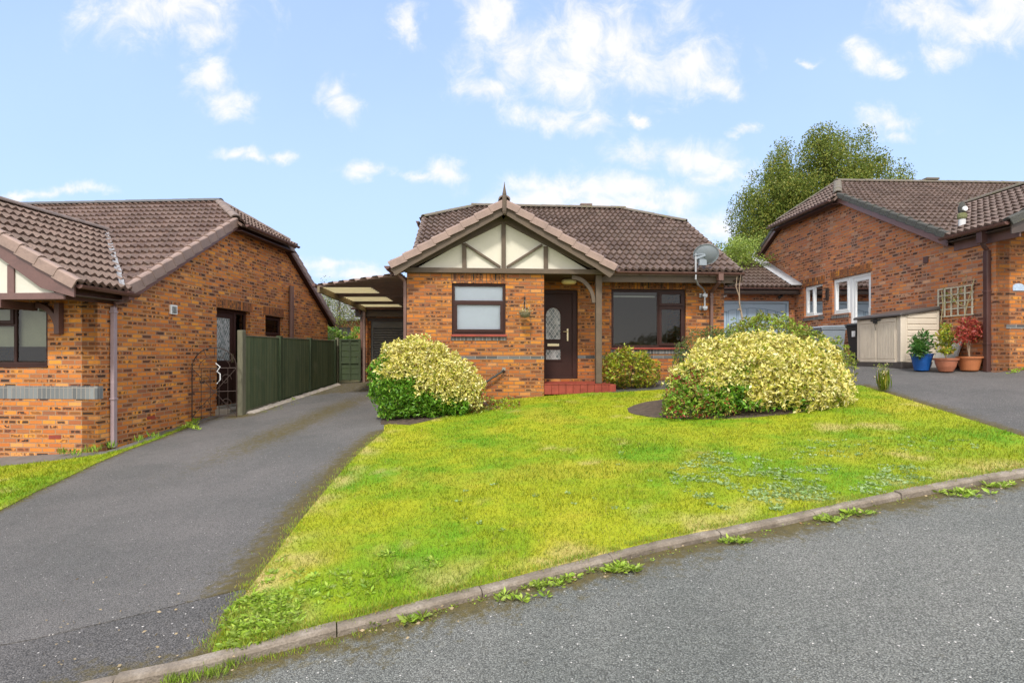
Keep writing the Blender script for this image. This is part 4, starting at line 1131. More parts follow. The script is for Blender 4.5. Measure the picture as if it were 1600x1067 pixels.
verge(LH, (2*lxa-lxe-.04, lwf, lwze), (lxa, lwf, lzr), (0,-1,0), M_VERGE, L=.36, h=.13)
for sg, xe in ((1, lxe), (-1, 2*lxa-lxe)):
    d = Vector((-sg*lc, 0, lsn)); n_ = Vector((sg*lsn, 0, lc))
    a = Vector((xe+sg*.0, lwf+.0, lwze-.06)); b = Vector((lxa+sg*.013, lwf, lzr-.06))
    mb = MB(); mb.prism([a, a+Vector((0,0,-.17)), a+Vector((-sg*.30,0,-.17))+d*.28, b-n_*.14, b], (0,.03,0)); mb.build('bargeboard', M_BARGE_L, LH, bevel=.003)
px_ = lwf+.04
mb = MB(); hb = 2.35
mb.prism([(lxa-hb, px_+.03, .92), (lxa+hb, px_+.03, .92), (lxa, px_+.03, .92+hb*lws)], (0,.08,0)); mb.build('render_panel', M_CREAM2, LH)
mb = MB(); mb.box(lxa-2.68, lxa+2.50, px_-.01, px_+.1, .845, .945); mb.build('beam', M_BARGE_L, LH, bevel=.004)
for x in (-2.5, -1.62, -.90, -3.38, -4.1):
    mb = MB(); mb.box(x-.055, x+.055, px_+.005, px_+.05, .946, .92+(hb-abs(x-lxa))*lws); mb.build('timber', M_BARGE_L, LH, bevel=.003)
mb = MB(); mb.box(lxe-.20, lxe-.17, lwf+.03, lye+.0, .845, 1.06); mb.build('fascia', M_BRACKET, LH, bevel=.003)
mb = MB(); mb.box(2*lxa-lxe+.2, lxe-.20, px_+.11, -.001, .90, .915); mb.box(lxe-.17, lxe+.0, lwf+.03, lye, .90, .912); mb.build('soffit', M_TIMBER_D, LH)
gutter(LH, (lxe+.02, lwf+.01, lwze-.045), (lxe+.02, lye+.05, lwze-.06), (1,0,0), M_PVC_G, .055)
# valley with a pale mortar and debris line
def valley(P, pts, w, mat, name='valley'):
    mb = MB(); rr = random.Random(3); A = Vector(pts[0]); B_ = Vector(pts[1]); n = 26; d = (B_-A).normalized(); sd_ = d.cross(Vector((0,0,1))).normalized()
    vs = []
    for i in range(n+1):
        c = A+(B_-A)*(i/n); ww = w*rr.uniform(.6, 1.2)
        vs += [c-sd_*ww+Vector((0,0,w*.45)), c+Vector((0,0,rr.uniform(0, .015))), c+sd_*ww+Vector((0,0,w*.45)), c-Vector((0,0,.05))]
    fs = []
    for i in range(n):
        for j in range(4): fs.append((i*4+j, i*4+(j+1) % 4, (i+1)*4+(j+1) % 4, (i+1)*4+j))
    fs += [(0,1,2,3), tuple(4*n+j for j in (3,2,1,0))]
    mb.add(vs, fs); return mb.build(name, mat, P)
M_VAL = mossy('valley_mortar', (.36,.36,.38), .56)
valley(LH, ((lxe-.05, yl(lwze)-.02, lwze+.07), (lxa, yl(lzr), lzr+.04)), .045, M_VAL)
# bracket under the beam, bottom beam end
mb = MB(); mb.box(-.66, -.575, -.10, -.005, .34, .84); mb.build('brace_post', M_BRACKET, LH, bevel=.004)
def brace_x(P, x_face, y, z, R_, w, dirx, mat):
    bracket(P, (x_face, y, z), R_, w, 0, (dirx, 0), 'brace', mat)
brace_x(LH, -.66-.0, -.05, .76, .33, .08, -1, M_BRACKET)
mb = MB(); mb.box(-1.12, -1.03, px_-.02, -.0, .72, .845); mb.build('bracket_end', M_BRACKET, LH, bevel=.004)
# brick band, air brick, windows
mb = MB(); mb.box(-5.2, .004, -.008, .05, -.71, -.50); mb.box(-.06, .006, .0, .105, -.71, -.50); mb.build('brick_band', M_BLUE_L, LH)
mb = MB(); mb.box(-.84, -.63, -.004, .03, -1.36, -1.30); mb.build('air_brick', M_REDT, LH)
w = window(LH, FM, lw[0]+.004, lw[1]-.004, lw[2]+.004, lw[3]-.004, .03, M_PVC,
   [(-1.46, lw[1]-.004, lw[2]+.004, lw[3]-.004, False), (-2.1, -1.46, .50, lw[3]-.004, True), (-2.1, -1.46, lw[2]+.004, .50, False), (lw[0]+.004, -2.1, lw[2]+.004, lw[3]-.004, False)], sill=True)
mb = MB(); mb.box(lw[0]+.02, lw[1]-.02, .12, .13, .14, lw[3]-.02); mb.build('blind', M_CURT, w)
# side door with leaded glass and side light
u0, u1, v0, v1 = sd_door
um = u0+.86
df = MB(); df.box(u0+.004, u0+.07, .10, .17, v0, v1-.004, FS); df.box(u1-.07, u1-.004, .10, .17, v0, v1-.004, FS); df.box(um-.04, um+.04, .10, .17, v0, v1-.004, FS)
df.box(u0+.07, um-.04, .10, .17, v1-.08, v1-.004, FS); df.box(um+.04, u1-.07, .10, .17, v1-.08, v1-.004, FS); df.box(um+.04, u1-.07, .11, .17, v0, v0+.9, FS)
dfo = df.build('door_frame', M_PVC, LH, bevel=.004)
mb = MB(); mb.add([FS(um+.03, .13, v0+.85), FS(u1-.06, .13, v0+.85), FS(u1-.06, .13, v1-.07), FS(um+.03, .13, v1-.07)], [(0,1,2,3)]); mb.build('pane', M_GLASS, dfo)
dd = MB(); a0, a1 = u0+.073, um-.043; zc = v0+1.0
dd.box(a0, a1, .12, .16, v0+.02, zc, FS); dd.box(a0, a0+.12, .12, .16, zc, v1-.083, FS); dd.box(a1-.12, a1, .12, .16, zc, v1-.083, FS); dd.box(a0+.12, a1-.12, .12, .16, v1-.2, v1-.083, FS)
dd.box(a0+.12, a1-.12, .105, .12, v0+.15, v0+.75, FS)
ddo = dd.build('door', M_PVC, LH, bevel=.004)
mb = MB(); mb.box(a0+.115, a1-.115, .135, .145, zc, v1-.2, FS); mb.build('door_glass', M_OBSC, ddo)
mb = MB(); mb.box(a1-.07, a1-.035, .09, .12, zc-.05, zc+.15, FS); mb.build('handle', M_BRASS, ddo)
mb = MB(); mb.box(u0-.05, u1+.05, -.32, .10, v0-.25, v0-.06, FS); mb.box(u0, u1, -.02, .10, v0-.06, v0, FS); mb.build('doorstep', M_CONC, LH, bevel=.01)
window(LH, FS, sd_win[0]+.004, sd_win[1]-.004, sd_win[2], sd_win[3]-.004, .09, M_PVC, [(sd_win[0]+.004, sd_win[1]-.004, sd_win[2], sd_win[3]-.004, True)], fw=.05)
soldier(LH, FS, u0-.02, u1+.12, v1, v1+.215)
soldier(LH, FS, sd_win[0]-.1, sd_win[1]+.02, sd_win[3], sd_win[3]+.215)
# downpipes, soil pipe, wall vents
mb = MB(); pipe_sq(mb, (.055, .26, .80), (.055, .26, -1.53), .068)
for z in (.70, -.74): mb.box(.01, .10, .215, .305, z, z+.03)
mb.build('downpipe', M_PINKPIPE, LH, bevel=.004)
mb = MB(); mb.tube([(.06, .26, .79), (.07, .27, .86), (.15, .42, .93), (.17, .44, .99)], .038, 8); mb.box(.12, .24, .36, .48, .93, 1.08); mb.build('gutter_outlet', M_BARGE_L, LH)
mb = MB(); yy = dY(451); mb.tube([(.09, yy, -1.2), (.09, yy, 1.93)], .065, 12)
mb.build('soil_pipe', M_BROWNPIPE, LH, smooth=False)
yy = dY(270); mb = MB(); mb.box(0, .035, yy-.09, yy+.09, .79, .97); mb.build('wall_vent', M_WHITE, LH, bevel=.004)
mb = MB()
for k in range(6): mb.box(.034, .042, yy-.06, yy+.06, .815+k*.022, .826+k*.022)
mb.build('vent_grille', M_BLACKP, LH)
mb = MB(); mb.box(-.0, .005, dY(236)-.1, dY(236)+.1, -1.17, -1.11); mb.build('air_brick', M_REDT, LH)

# ================================================================== RIGHT HOUSE
RH = thing('bungalow', 'right neighbour brick bungalow with white side windows and mossy dark verge', 'house', 9.16, 10.3, -.33, R(2.36))
rs, rze, rye, ryr, rye2, rzh = .53, 2.48, .90, 6.0, 11.1, 4.38
FSR = lambda u, d, v: (d, u, v)
rY = lambda px: 8137/(px-766)-10.3
kd = (rY(1361), rY(1301), .08, 2.11); sw = (rY(1285.5), rY(1257), 1.17, 2.07)
kdoor = (kd[0], rY(1327), .05, 2.11); kwin = (rY(1327), kd[1], 1.14, 2.11)
wall('wall', gable_profile(0, 10.8, rye, rze, ryr, rs, rzh, rye2, -.9)[:-1]+[(rye+.02, 2.30), (0, 2.30)], [(kdoor[0], kdoor[1]+.001, kdoor[2], kdoor[3]), kwin, sw], FSR, .27, M_BRICK_R, RH)
wall('wall', [(.001,-.9),(5.6,-.9),(5.6,2.38),(.001,2.38)], [], FM, .27, M_BRICK, RH)
wall('wall', [(5.6,-.9),(8.6,-.9),(8.6,2.38),(5.6,2.38)], [], lambda u, d, v: (u, 1.1+d, v), .27, M_BRICK, RH)
wall('wall', [(.27,-.9),(8.6,-.9),(8.6,2.3),(.27,2.3)], [], lambda u, d, v: (u, 10.8-d, v), .27, M_BRICK, RH)
wall('wall', [(1.1,-.9),(10.8,-.9),(10.8,2.3),(6,4.6),(1.1,2.3)], [], lambda u, d, v: (8.6-d, u, v), .27, M_BRICK, RH)
ib = MB(); ib.box(.28, 8.4, .3, 10.5, -.05, 0.02); ib.box(.28, 8.4, .3, 10.5, 2.28, 2.30); ib.box(3.4, 3.5, .3, 10.5, .02, 2.28); ib.build('room', M_ROOM, RH)
rr_ = house_roof(RH, -.14, 8.8, rye, rze, ryr, rs, rzh, 1.0, 1.2, rye2, M_TILE_R, M_RIDGE_M, over=.25, gx=.12)
gable_trim(RH, -.14, -1, rye, rze, ryr, rs, rzh, rye2, M_BARGE_L, M_VERGE_M, w=.10, h=.10)
rxe, rxa, rwf, rwze = -.20, 2.3, -.52, 2.43; rc, rsn = rise(rs); rhalf = rxa-rxe; rwzr = rwze+rs*rhalf; RLn = rhalf/rc
yr_ = lambda z: rye+(z-rze)/rs
u0 = yr_(rwze)-rwf+.12; u1 = yr_(rwzr)-rwf+.15; ye_ = yr_(rwzr)+.15
slope('roof', RH, (2*rxa-rxe, rwf, rwze), (0,1,0), (-rc,0,rsn), [(0,0),(u0,0),(u1,RLn),(0,RLn)], M_TILE_R)
slope('roof', RH, (rxe, ye_, rwze), (0,-1,0), (rc,0,rsn), [(u1-u0,0),(u1,0),(u1,RLn),(0,RLn)], M_TILE_R)
ridge(RH, (rxa, rwf, rwzr+.04), (rxa, yr_(rwzr)+.02, rwzr+.04), M_RIDGE_M, .11, .42)
verge(RH, (rxe-.04, rwf, rwze), (rxa, rwf, rwzr), (0,-1,0), M_VERGE_M, L=.36)
verge(RH, (2*rxa-rxe+.04, rwf, rwze), (rxa, rwf, rwzr), (0,-1,0), M_VERGE_M, L=.36)
for sg, xe in ((-1, rxe), (1, 2*rxa-rxe)):
    d = Vector((-sg*rc, 0, rsn)); n_ = Vector((sg*rsn, 0, rc)); a = Vector((xe, rwf, rwze-.06)); b = Vector((rxa+sg*.013, rwf, rwzr-.06))
    mb = MB(); mb.prism([a, a+Vector((0,0,-.19)), a+Vector((-sg*.30,0,-.19))+d*.2, b-n_*.15, b], (0,.03,0)); mb.build('bargeboard', M_TIMBER_D, RH, bevel=.003)
mb = MB(); mb.prism([(rxa-2.1, rwf+.06, 2.38), (rxa+2.1, rwf+.06, 2.38), (rxa, rwf+.06, 2.38+2.1*rs)], (0,.08,0)); mb.build('render_panel', M_CREAM2, RH)
mb = MB(); mb.box(rxa-2.3, rxa+2.4, rwf+.035, rwf+.13, 2.36, 2.46); mb.build('beam', M_TIMBER_D, RH, bevel=.004)
mb = MB(); mb.box(rxe+.17, rxe+.20, rwf+.03, rye, 2.14, 2.38); mb.build('fascia', M_BARGE_L, RH, bevel=.003)
mb = MB(); mb.box(rxe+.2, 2*rxa-rxe-.2, rwf+.14, -.001, 2.385, 2.40); mb.box(rxe, rxe+.17, rwf+.03, rye, 2.31, 2.322); mb.build('soffit', M_TIMBER_D, RH)
gutter(RH, (rxe-.02, rwf+.01, rwze-.03), (rxe-.02, rye+.05, rwze-.02), (-1,0,0), M_PVC_G, .055)
mb = MB(); pipe_sq(mb, (-.05, .13, 2.0), (-.05, .13, -.32), .085)
mb.box(-.26, -.14, .02, .14, 2.13, 2.36); mb.tube([(-.19, .08, 2.16), (-.15, .10, 2.10), (-.06, .13, 2.02)], .042, 8)
for z in (1.2, .2): mb.box(-.10, 0, .08, .18, z, z+.03)
mb.build('downpipe', M_DARKPIPE, RH, bevel=.005)
# blue band at the front
mb = MB(); mb.box(.2, 5.6, -.006, .05, .50, .58); mb.build('brick_band', M_BLUE, RH)
# house number plaque
mb = MB(); arc = [(.44-.11, 1.22), (.44+.11, 1.22), (.44+.11, 1.30)]+[(.44+.11*math.cos(t_*math.pi/8), 1.30+.06*math.sin(t_*math.pi/8)) for t_ in range(1, 8)]+[(.44-.11, 1.30)]
mb.prism([(x, -.012, z) for x, z in arc], (0, .014, 0)); mb.build('number_plaque', plain('plaque_pale_blue', (.38,.48,.60), .4, 30, .3), RH, bevel=.003)
# windows and kitchen door
uA, uB = kwin[0], kwin[1]
window(RH, FSR, kwin[0]+.02, kwin[1]-.004, kwin[2]+.004, kwin[3]-.004, .05, M_WHITE, [(kwin[0]+.02, kwin[1]-.004, kwin[2]+.004, kwin[3]-.004, True)], sill=True, fw=.06)
um = (sw[0]+sw[1])/2
window(RH, FSR, sw[0]+.004, sw[1]-.004, sw[2]+.004, sw[3]-.004, .05, M_WHITE, [(um, sw[1]-.004, sw[2]+.004, sw[3]-.004, True), (sw[0]+.004, um, sw[2]+.004, sw[3]-.004, False)], sill=True, fw=.06)
u0, u1, v0, v1 = kdoor[0]+.004, kdoor[1]+.02, kdoor[2], kdoor[3]-.004
df = MB(); df.box(u0, u0+.07, .05, .12, v0, v1, FSR); df.box(u1-.09, u1, .05, .12, v0, v1, FSR); df.box(u0+.07, u1-.09, .05, .12, v1-.08, v1, FSR); df.box(u0+.07, u1-.09, .03, .12, v0, v0+.06, FSR)
df.build('door_frame', M_WHITE, RH, bevel=.004)
dd = MB(); a0, a1 = u0+.073, u1-.093; z0, z1 = v0+.063, v1-.083
dd.box(a0, a1, .065, .11, z0, .93, FSR); dd.box(a0, a0+.09, .065, .11, .93, z1, FSR); dd.box(a1-.09, a1, .065, .11, .93, z1, FSR); dd.box(a0+.09, a1-.09, .065, .11, z1-.09, z1, FSR)
dd.box(a0+.12, a1-.12, .055, .065, z0+.12, .80, FSR)
ddo = dd.build('door', M_WHITE, RH, bevel=.004)
mb = MB(); mb.add([FSR(a0+.085, .09, .925), FSR(a1-.085, .09, .925), FSR(a1-.085, .09, z1-.085), FSR(a0+.085, .09, z1-.085)], [(0,1,2,3)]); mb.build('pane', M_GLASS, ddo)
mb = MB(); mb.box(a0+.02, a0+.05, .03, .065, .98, 1.2, FSR); mb.build('handle', M_WHITE, ddo, bevel=.004)
mb = MB(); mb.box(kdoor[0]-.1, kdoor[1]+.1, -.34, -.002, -.5, .02, FSR); mb.build('doorstep', M_CONC, RH, bevel=.01)
soldier(RH, FSR, kd[0]-.05, kd[1]+.1, 2.11, 2.325); soldier(RH, FSR, sw[0]-.1, sw[1]+.1, 2.07, 2.285)
mb = MB(); mb.box(kwin[0]+.02, kwin[1]+.03, -.012, .05, 1.01, 1.10, FSR); mb.build('sill_course', M_BLUE_S, RH)
mb = MB(); mb.box(sw[0]-.05, sw[1]+.05, -.012, .05, 1.04, 1.13, FSR); mb.build('sill_course', M_BLUE_S, RH)
mb = MB(); mb.box(rY(1451), rY(1443.5), -.02, .03, 2.02, 2.16, FSR); mb.build('wall_vent', M_BRACKET, RH, bevel=.004)
mb = MB(); mb.box(-.04, .0, rY(1294)-.05, rY(1294)+.05, 1.55, 1.9); mb.tube([(-.05, rY(1294), 1.85), (-.22, rY(1294), 1.80)], .012, 6); mb.build('hook_bracket', M_IRON, RH)
# flue pipe on the roof, ridge vent
fx, fy = .22, .98
fz = rze+rs*(fy-rye)
mb = MB(); mb.lathe([(.085, -.12), (.085, .0), (.075, .05), (.062, .07), (.062, .30)], (fx, fy, fz), 16)
mb.build('flue_pipe', plain('flue_white', (.66,.66,.66), .6, 18, .22, .2), RH, smooth=False)
mb = MB(); mb.lathe([(.072, .30), (.085, .33), (.085, .40), (.06, .42)], (fx, fy, fz), 14); mb.build('flue_collar', mossy('flue_moss', (.25,.26,.12)), RH)
mb = MB(); mb.lathe([(.055, .42), (.07, .46), (.075, .55), (.05, .60), (.02, .66)], (fx, fy, fz), 14); mb.build('flue_cowl', M_VERGE_M, RH)
mb = MB(); mb.tube([(fx, fy-.05, fz+.50), (fx, fy-.085, fz+.50)], .05, 14); mb.build('flue_cap', M_WHITE, RH)
mb = MB(); mb.box(3.55, 3.95, ryr-.10, ryr+.10, rr_['zr']+.10, rr_['zr']+.16); mb.box(3.6, 3.9, ryr-.06, ryr+.06, rr_['zr']+.03, rr_['zr']+.11); mb.build('ridge_vent', M_RIDGE_M, RH, bevel=.01)

# ================================================================== GARAGES
GL_ = thing('garage', 'brick garage under the carport with dark roller door', 'garage', -4.50, 16.45, -.85, R(4.0))
gd = (.22, 2.6, -.80, 1.03)
wall('wall', [(0,-1.2),(2.9,-1.2),(2.9,1.33),(0,1.33)], [gd], FM, .25, M_BRICK, GL_)
wall('wall', [(.25,-1.2),(5.5,-1.2),(5.5,1.3),(.25,1.3)], [], lambda u, d, v: (d, u, v), .25, M_BRICK, GL_)
wall('wall', [(.25,-1.2),(5.5,-1.2),(5.5,1.3),(.25,1.3)], [], lambda u, d, v: (2.9-d, u, v), .25, M_BRICK, GL_)
wall('wall', [(.25,-1.2),(2.65,-1.2),(2.65,1.3),(.25,1.3)], [], lambda u, d, v: (u, 5.5-d, v), .25, M_BRICK, GL_)
slope('roof', GL_, (-.28, -.25, 1.44), (1,0,0), (0,.97,.243), [(0,0),(3.4,0),(3.4,3.2),(0,3.2)], M_TILE)
slope('roof', GL_, (3.12, 5.75, 1.44), (-1,0,0), (0,-.97,.243), [(0,0),(3.4,0),(3.4,3.0),(0,3.0)], M_TILE)
gutter(GL_, (-.3, -.25, 1.40), (3.1, -.25, 1.40), (0,-1,0), M_PVC_G, .05)
mb = MB(); mb.box(-.2, 2.9, -.18, -.14, 1.15, 1.40); mb.build('fascia', M_TIMBER_D, GL_)
mb = MB()
z = gd[2]
while z < gd[3]-.20:
    mb.prism([(gd[0]+.05, .10, z), (gd[0]+.05, .085, z+.012), (gd[0]+.05, .085, z+.062), (gd[0]+.05, .10, z+.075), (gd[0]+.05, .12, z+.075), (gd[0]+.05, .12, z)], (gd[1]-gd[0]-.1, 0, 0)); z += .0765
mb.box(gd[0]+.01, gd[1]-.01, .05, .20, gd[3]-.20, gd[3]-.004); mb.box(gd[0]+.004, gd[0]+.07, .06, .13, gd[2], gd[3]-.2); mb.box(gd[1]-.07, gd[1]-.004, .06, .13, gd[2], gd[3]-.2)
mb.build('roller_door', M_ROLLER, GL_)
mb = MB(); mb.box(gd[0]+.06, gd[1]-.06, .06, .09, gd[2], gd[2]+.05); mb.build('bottom_rail', M_WHITE, GL_)
mb = MB(); pipe_sq(mb, (-.04, -.05, 1.3), (-.04, -.05, -.84), .07); mb.tube([(-.05, -.28, 1.36), (-.05, -.2, 1.28), (-.04, -.06, 1.2)], .035, 8); mb.build('downpipe', M_BROWNPIPE, GL_)
mb = MB(); mb.box(gd[0]-.1, 2.9, -.004, .05, gd[3]+.0, gd[3]+.09); mb.build('lintel', M_TIMBER_D, GL_)

GR = thing('garage', 'brick garage with light blue door between the middle and right bungalows', 'garage', 6.0, 16.95, -.33, R(3.0))
gd = (.35, 2.72, -.32, 1.70)
wall('wall', [(-1.2,-.8),(3.05,-.8),(3.05,2.02),(-1.2,2.02)], [gd], FM, .25, M_BRICK_R, GR)
wall('wall', [(.25,-.8),(5.5,-.8),(5.5,1.9),(.25,1.9)], [], lambda u, d, v: (-1.2+d, u, v), .25, M_BRICK_R, GR)
wall('wall', [(-.95,-.8),(3.05,-.8),(3.05,1.9),(-.95,1.9)], [], lambda u, d, v: (u, 5.5-d, v), .25, M_BRICK_R, GR)
gs = .50; gc_, gsn = rise(gs)
slope('roof', GR, (-1.4, -.38, 2.10), (1,0,0), (0,gc_,gsn), [(0,0),(4.35,0),(4.35,3.55),(0,3.55)], M_TILE)
slope('roof', GR, (2.95, 5.88, 2.10), (-1,0,0), (0,-gc_,gsn), [(0,0),(4.35,0),(4.35,3.4),(0,3.4)], M_TILE)
ridge(GR, (-1.4, 2.78, 2.10+3.16*gs+.03), (2.9, 2.78, 2.10+3.16*gs+.03), M_RIDGE_M)
gutter(GR, (-1.4, -.38, 2.06), (2.85, -.38, 2.06), (0,-1,0), M_PVC_G, .05)
mb = MB(); mb.box(-1.3, 2.85, -.30, -.27, 1.88, 2.07); mb.box(-1.3, 2.85, -.27, -.002, 1.93, 1.945); mb.build('fascia', M_TIMBER_D, GR)
# lead flashing where the roof meets the neighbour's wall
mb = MB(); rr2 = random.Random(5); A = Vector((2.84, -.42, 2.10)); n = 14
for i in range(n):
    p = A+Vector((0, gc_, gsn))*(i*.25); q = A+Vector((0, gc_, gsn))*(i*.25+.26)
    mb.prism([p+Vector((-.30,0,.05)), p+Vector((-.28,0,.075)), p+Vector((.06,0,.085)), p+Vector((.085,0,.20)), p+Vector((.10,0,.20)), p+Vector((.08,0,.05))], q-p+Vector((0,0,.004)))
mb.build('lead_flashing', M_LEAD, GR)
# up-and-over door with arched panels
mb = MB(); u0, u1, v0, v1 = gd
mb.box(u0+.003, u0+.07, .03, .12, v0, v1-.003, FM); mb.box(u1-.07, u1-.003, .03, .12, v0, v1-.003, FM); mb.box(u0+.07, u1-.07, .03, .12, v1-.07, v1-.003, FM); mb.build('door_frame', M_BLUEPAINT, GR, bevel=.004)
mb = MB(); mb.box(u0+.073, u1-.073, .08, .12, v0, v1-.075, FM); dro = mb.build('door', M_BLUEPAINT, GR)
W_ = u1-u0-.15; npn = 7
for k in range(npn):
    xa = u0+.10+k*W_/npn+.02; xb = xa+W_/npn-.05
    def ztop(x): q = (x-(u0+u1)/2)/(W_/2); return v1-.22-.20*q*q
    top = [(xa+(xb-xa)*j/6, ztop(xa+(xb-xa)*j/6)-(.09*max(0, 1-j/2)**2 if k == 0 else 0)-(.09*max(0, (j-4)/2)**2 if k == npn-1 else 0)) for j in range(7)]
    gm = MB(); P = [(xa, .0, v0+.15)]+[(x, 0, z) for x, z in top]+[(xb, 0, v0+.15)]
    for i in range(len(P)):
        a = P[i]; b = P[(i+1) % len(P)]
        gm.beam((a[0], .078, a[2]), (b[0], .078, b[2]), .008, .022, up=(0,1,0))
    gm.build('panel_groove', M_BLUEGROOVE, dro)
for k, x in enumerate((.65, 2.45)):
    mb = MB(); mb.box(x-.03, x+.03, -.06, 0, 1.82, 1.88); mb.tube([(x, -.05, 1.85), (x-.08, -.14, 1.83), (x-.16, -.20, 1.80)], [.02, .03, .05], 8)
    o = mb.build('security_light', M_WHITE if k == 0 else M_BLACKP, GR)

# ================================================================== CARPORT
CP = thing('carport', 'flat brown corrugated carport canopy with cream translucent strips over the drive', 'carport', -4.3, 12.3, -.95)
zc = 1.58
def corr(poly, z, name, mat, amp=.024, per=.19, th=.012):
    bm = bmesh.new(); ys0 = min(p[1] for p in poly); ys1 = max(p[1] for p in poly); xs0 = min(p[0] for p in poly); xs1 = max(p[0] for p in poly)
    rows = []; y = ys0; k = 0; prof = [(0, 1), (.30, 1), (.42, -1), (.72, -1), (.88, 1)]
    while y < ys1+per:
        for f, s_ in prof: rows.append((y+f*per, amp*s_))
        y += per
    nxs = 2
    for side in (0, 1):
        vv = [[bm.verts.new((xs0+(xs1-xs0)*i/(nxs-1), yy_, h+side*th)) for i in range(nxs)] for yy_, h in rows]
        for a in range(len(vv)-1):
            for i in range(nxs-1):
                q = [vv[a][i], vv[a][i+1], vv[a+1][i+1], vv[a+1][i]]; bm.faces.new(q if side else list(reversed(q)))
    n = len(poly)
    for i in range(n):
        a = poly[i]; c = poly[(i+1) % n]; nn = Vector((c[1]-a[1], -(c[0]-a[0]), 0)).normalized()
        r_ = bmesh.ops.bisect_plane(bm, geom=bm.verts[:]+bm.edges[:]+bm.faces[:], plane_co=(a[0], a[1], 0), plane_no=nn, clear_outer=True)
    me = bpy.data.meshes.new(name); sh = Matrix.Identity(4); sh[2][1] = -.033; bm.transform(Matrix.Translation((4.3, 0, z+.95+.033*12.3)) @ sh); bm.transform(Matrix.Translation((0, -12.3, 0))); bm.to_mesh(me); bm.free(); me.materials.append(mat); boxuv(me)
    o = bpy.data.objects.new(name, me); COL.objects.link(o); o.parent = CP; return o
def transl_mat():
    m, t, b = nt('translucent_sheet'); B = NB(t); out = t.nodes['Material Output']
    tr = B.n('ShaderNodeBsdfTranslucent'); tr.inputs[0].default_value = (.95,.88,.66,1)
    b.inputs['Base Color'].default_value = (.62,.57,.42,1); b.inputs['Roughness'].default_value = .5
    mx = B.n('ShaderNodeMixShader'); mx.inputs[0].default_value = .8; t.links.new(b.outputs[0], mx.inputs[1]); t.links.new(tr.outputs[0], mx.inputs[2]); t.links.new(mx.outputs[0], out.inputs[0]); return m
M_TRANS = transl_mat()
strips = [(12.45, 13.35), (13.95, 14.85), (15.35, 16.1)]
yfr = lambda x: 12.3+(x+4.4)/(2.1)*(-1.35)      # diagonal front edge
xl, xr = -4.40, -2.22
segs = [(None, 12.45)]+[(a, b) for a, b in strips]
corr([(xl, 12.3), (xr-.02, yfr(xr)), (xr+.02, 12.45), (xl, 12.45)], zc, 'roof_sheet', M_CARP)
prev = 12.45
for i, (a, b) in enumerate(strips):
    if a > prev: corr([(xl, prev+.004), (-2.3, prev+.004), (-2.3, a), (xl, a)], zc-.002*i, 'roof_sheet', M_CARP)
    xm = -3.25
    corr([(xl, a+.004), (xm, a+.004), (xm, b), (xl, b)], zc-.001*i, 'translucent_sheet', M_TRANS)
    corr([(xm+.004, a+.004), (-2.3, a+.004), (-2.3, b), (xm+.004, b)], zc-.002*i, 'roof_sheet', M_CARP)
    prev = b
corr([(xl, prev+.004), (-2.3, prev+.004), (-2.3, 16.3), (xl, 16.3)], zc-.004, 'roof_sheet', M_CARP)
mb = MB(); mb.beam((xl+.03, 12.28, zc-.09), (xl+.03, 16.3, zc-.09-.13), .05, .14); mb.build('side_beam', plain('carport_beam_light', (.22,.17,.10), .7, 6, .25), CP, rel=False)
mb = MB(); mb.beam((xl+.05, 12.30, zc-.02), (-2.3, 12.40, zc-.02), .03, .04); mb.build('front_beam', M_CARP, CP)
for yb in (13.65, 15.1):
    mb = MB(); mb.beam((xl+.05, yb, zc-.05-.033*(yb-12.3)), (-2.35, yb, zc-.05-.033*(yb-12.3)), .05, .05); mb.build('cross_beam', M_CARP, CP)
mb = MB(); mb.beam((xl-.05, 12.2, zc+.0), (xl-.05, 16.2, zc-.13), .07, .06); mb.build('gutter', M_PVC_G, CP)
for o in CP.children:      # the beams were written in world space: bring them to the canopy's base
    if o.name.split('.')[0] in ('side_beam', 'front_beam', 'cross_beam', 'gutter'):
        o.data.transform(Matrix.Translation((4.3, -12.3, 0)))
mb = MB(); mb.beam((-.10, 3.9, -.95), (-.10, 3.9, zc-.17), .07, .07); mb.build('post', M_CARP, CP)

# ================================================================== FENCE AND GATES
FX0, FY0 = -5.75, 11.55
FX1, FY1 = -5.22, 15.95
fn = thing('fence', 'dark green close boarded fence beside the drive', 'fence', FX0, FY0, -1.25, math.atan2(FY1-FY0, FX1-FX0))
Lf = math.hypot(FX1-FX0, FY1-FY0); nb = 3
def gzl(u): t_ = u/Lf; return gz(FX0+(FX1-FX0)*t_, FY0+(FY1-FY0)*t_)
for i in range(nb):
    a = i*Lf/nb+.05; b = (i+1)*Lf/nb-.05
    mb = MB(); mb.prism([(a, 0, gzl(a)+.06), (b, 0, gzl(b)+.06), (b, 0, .405), (a, 0, .405)], (0, -.02, 0)); mb.build('panel', M_FENCE, fn)
    mb = MB(); mb.prism([(a, .004, gzl(a)-.1), (b, .004, gzl(b)-.1), (b, .004, gzl(b)+.06), (a, .004, gzl(a)+.06)], (0, -.028, 0)); mb.build('gravel_board', M_POSTG if i == 0 else M_GREENW, fn)
    mb = MB(); mb.box(a, b, -.035, .012, .405, .43); mb.build('capping', M_POSTG, fn, bevel=.003)
for i in range(nb+1):
    u = i*Lf/nb; mb = MB(); w_ = .055 if i else .065
    mb.box(u-w_, u+w_, -.07, .05, gzl(u)-.25, .44+(.09 if i == 0 else .02)); mb.build('post', M_POSTG if i == 0 else M_GREENW, fn, bevel=.012)
mb = MB(); vs = []; ne = 90
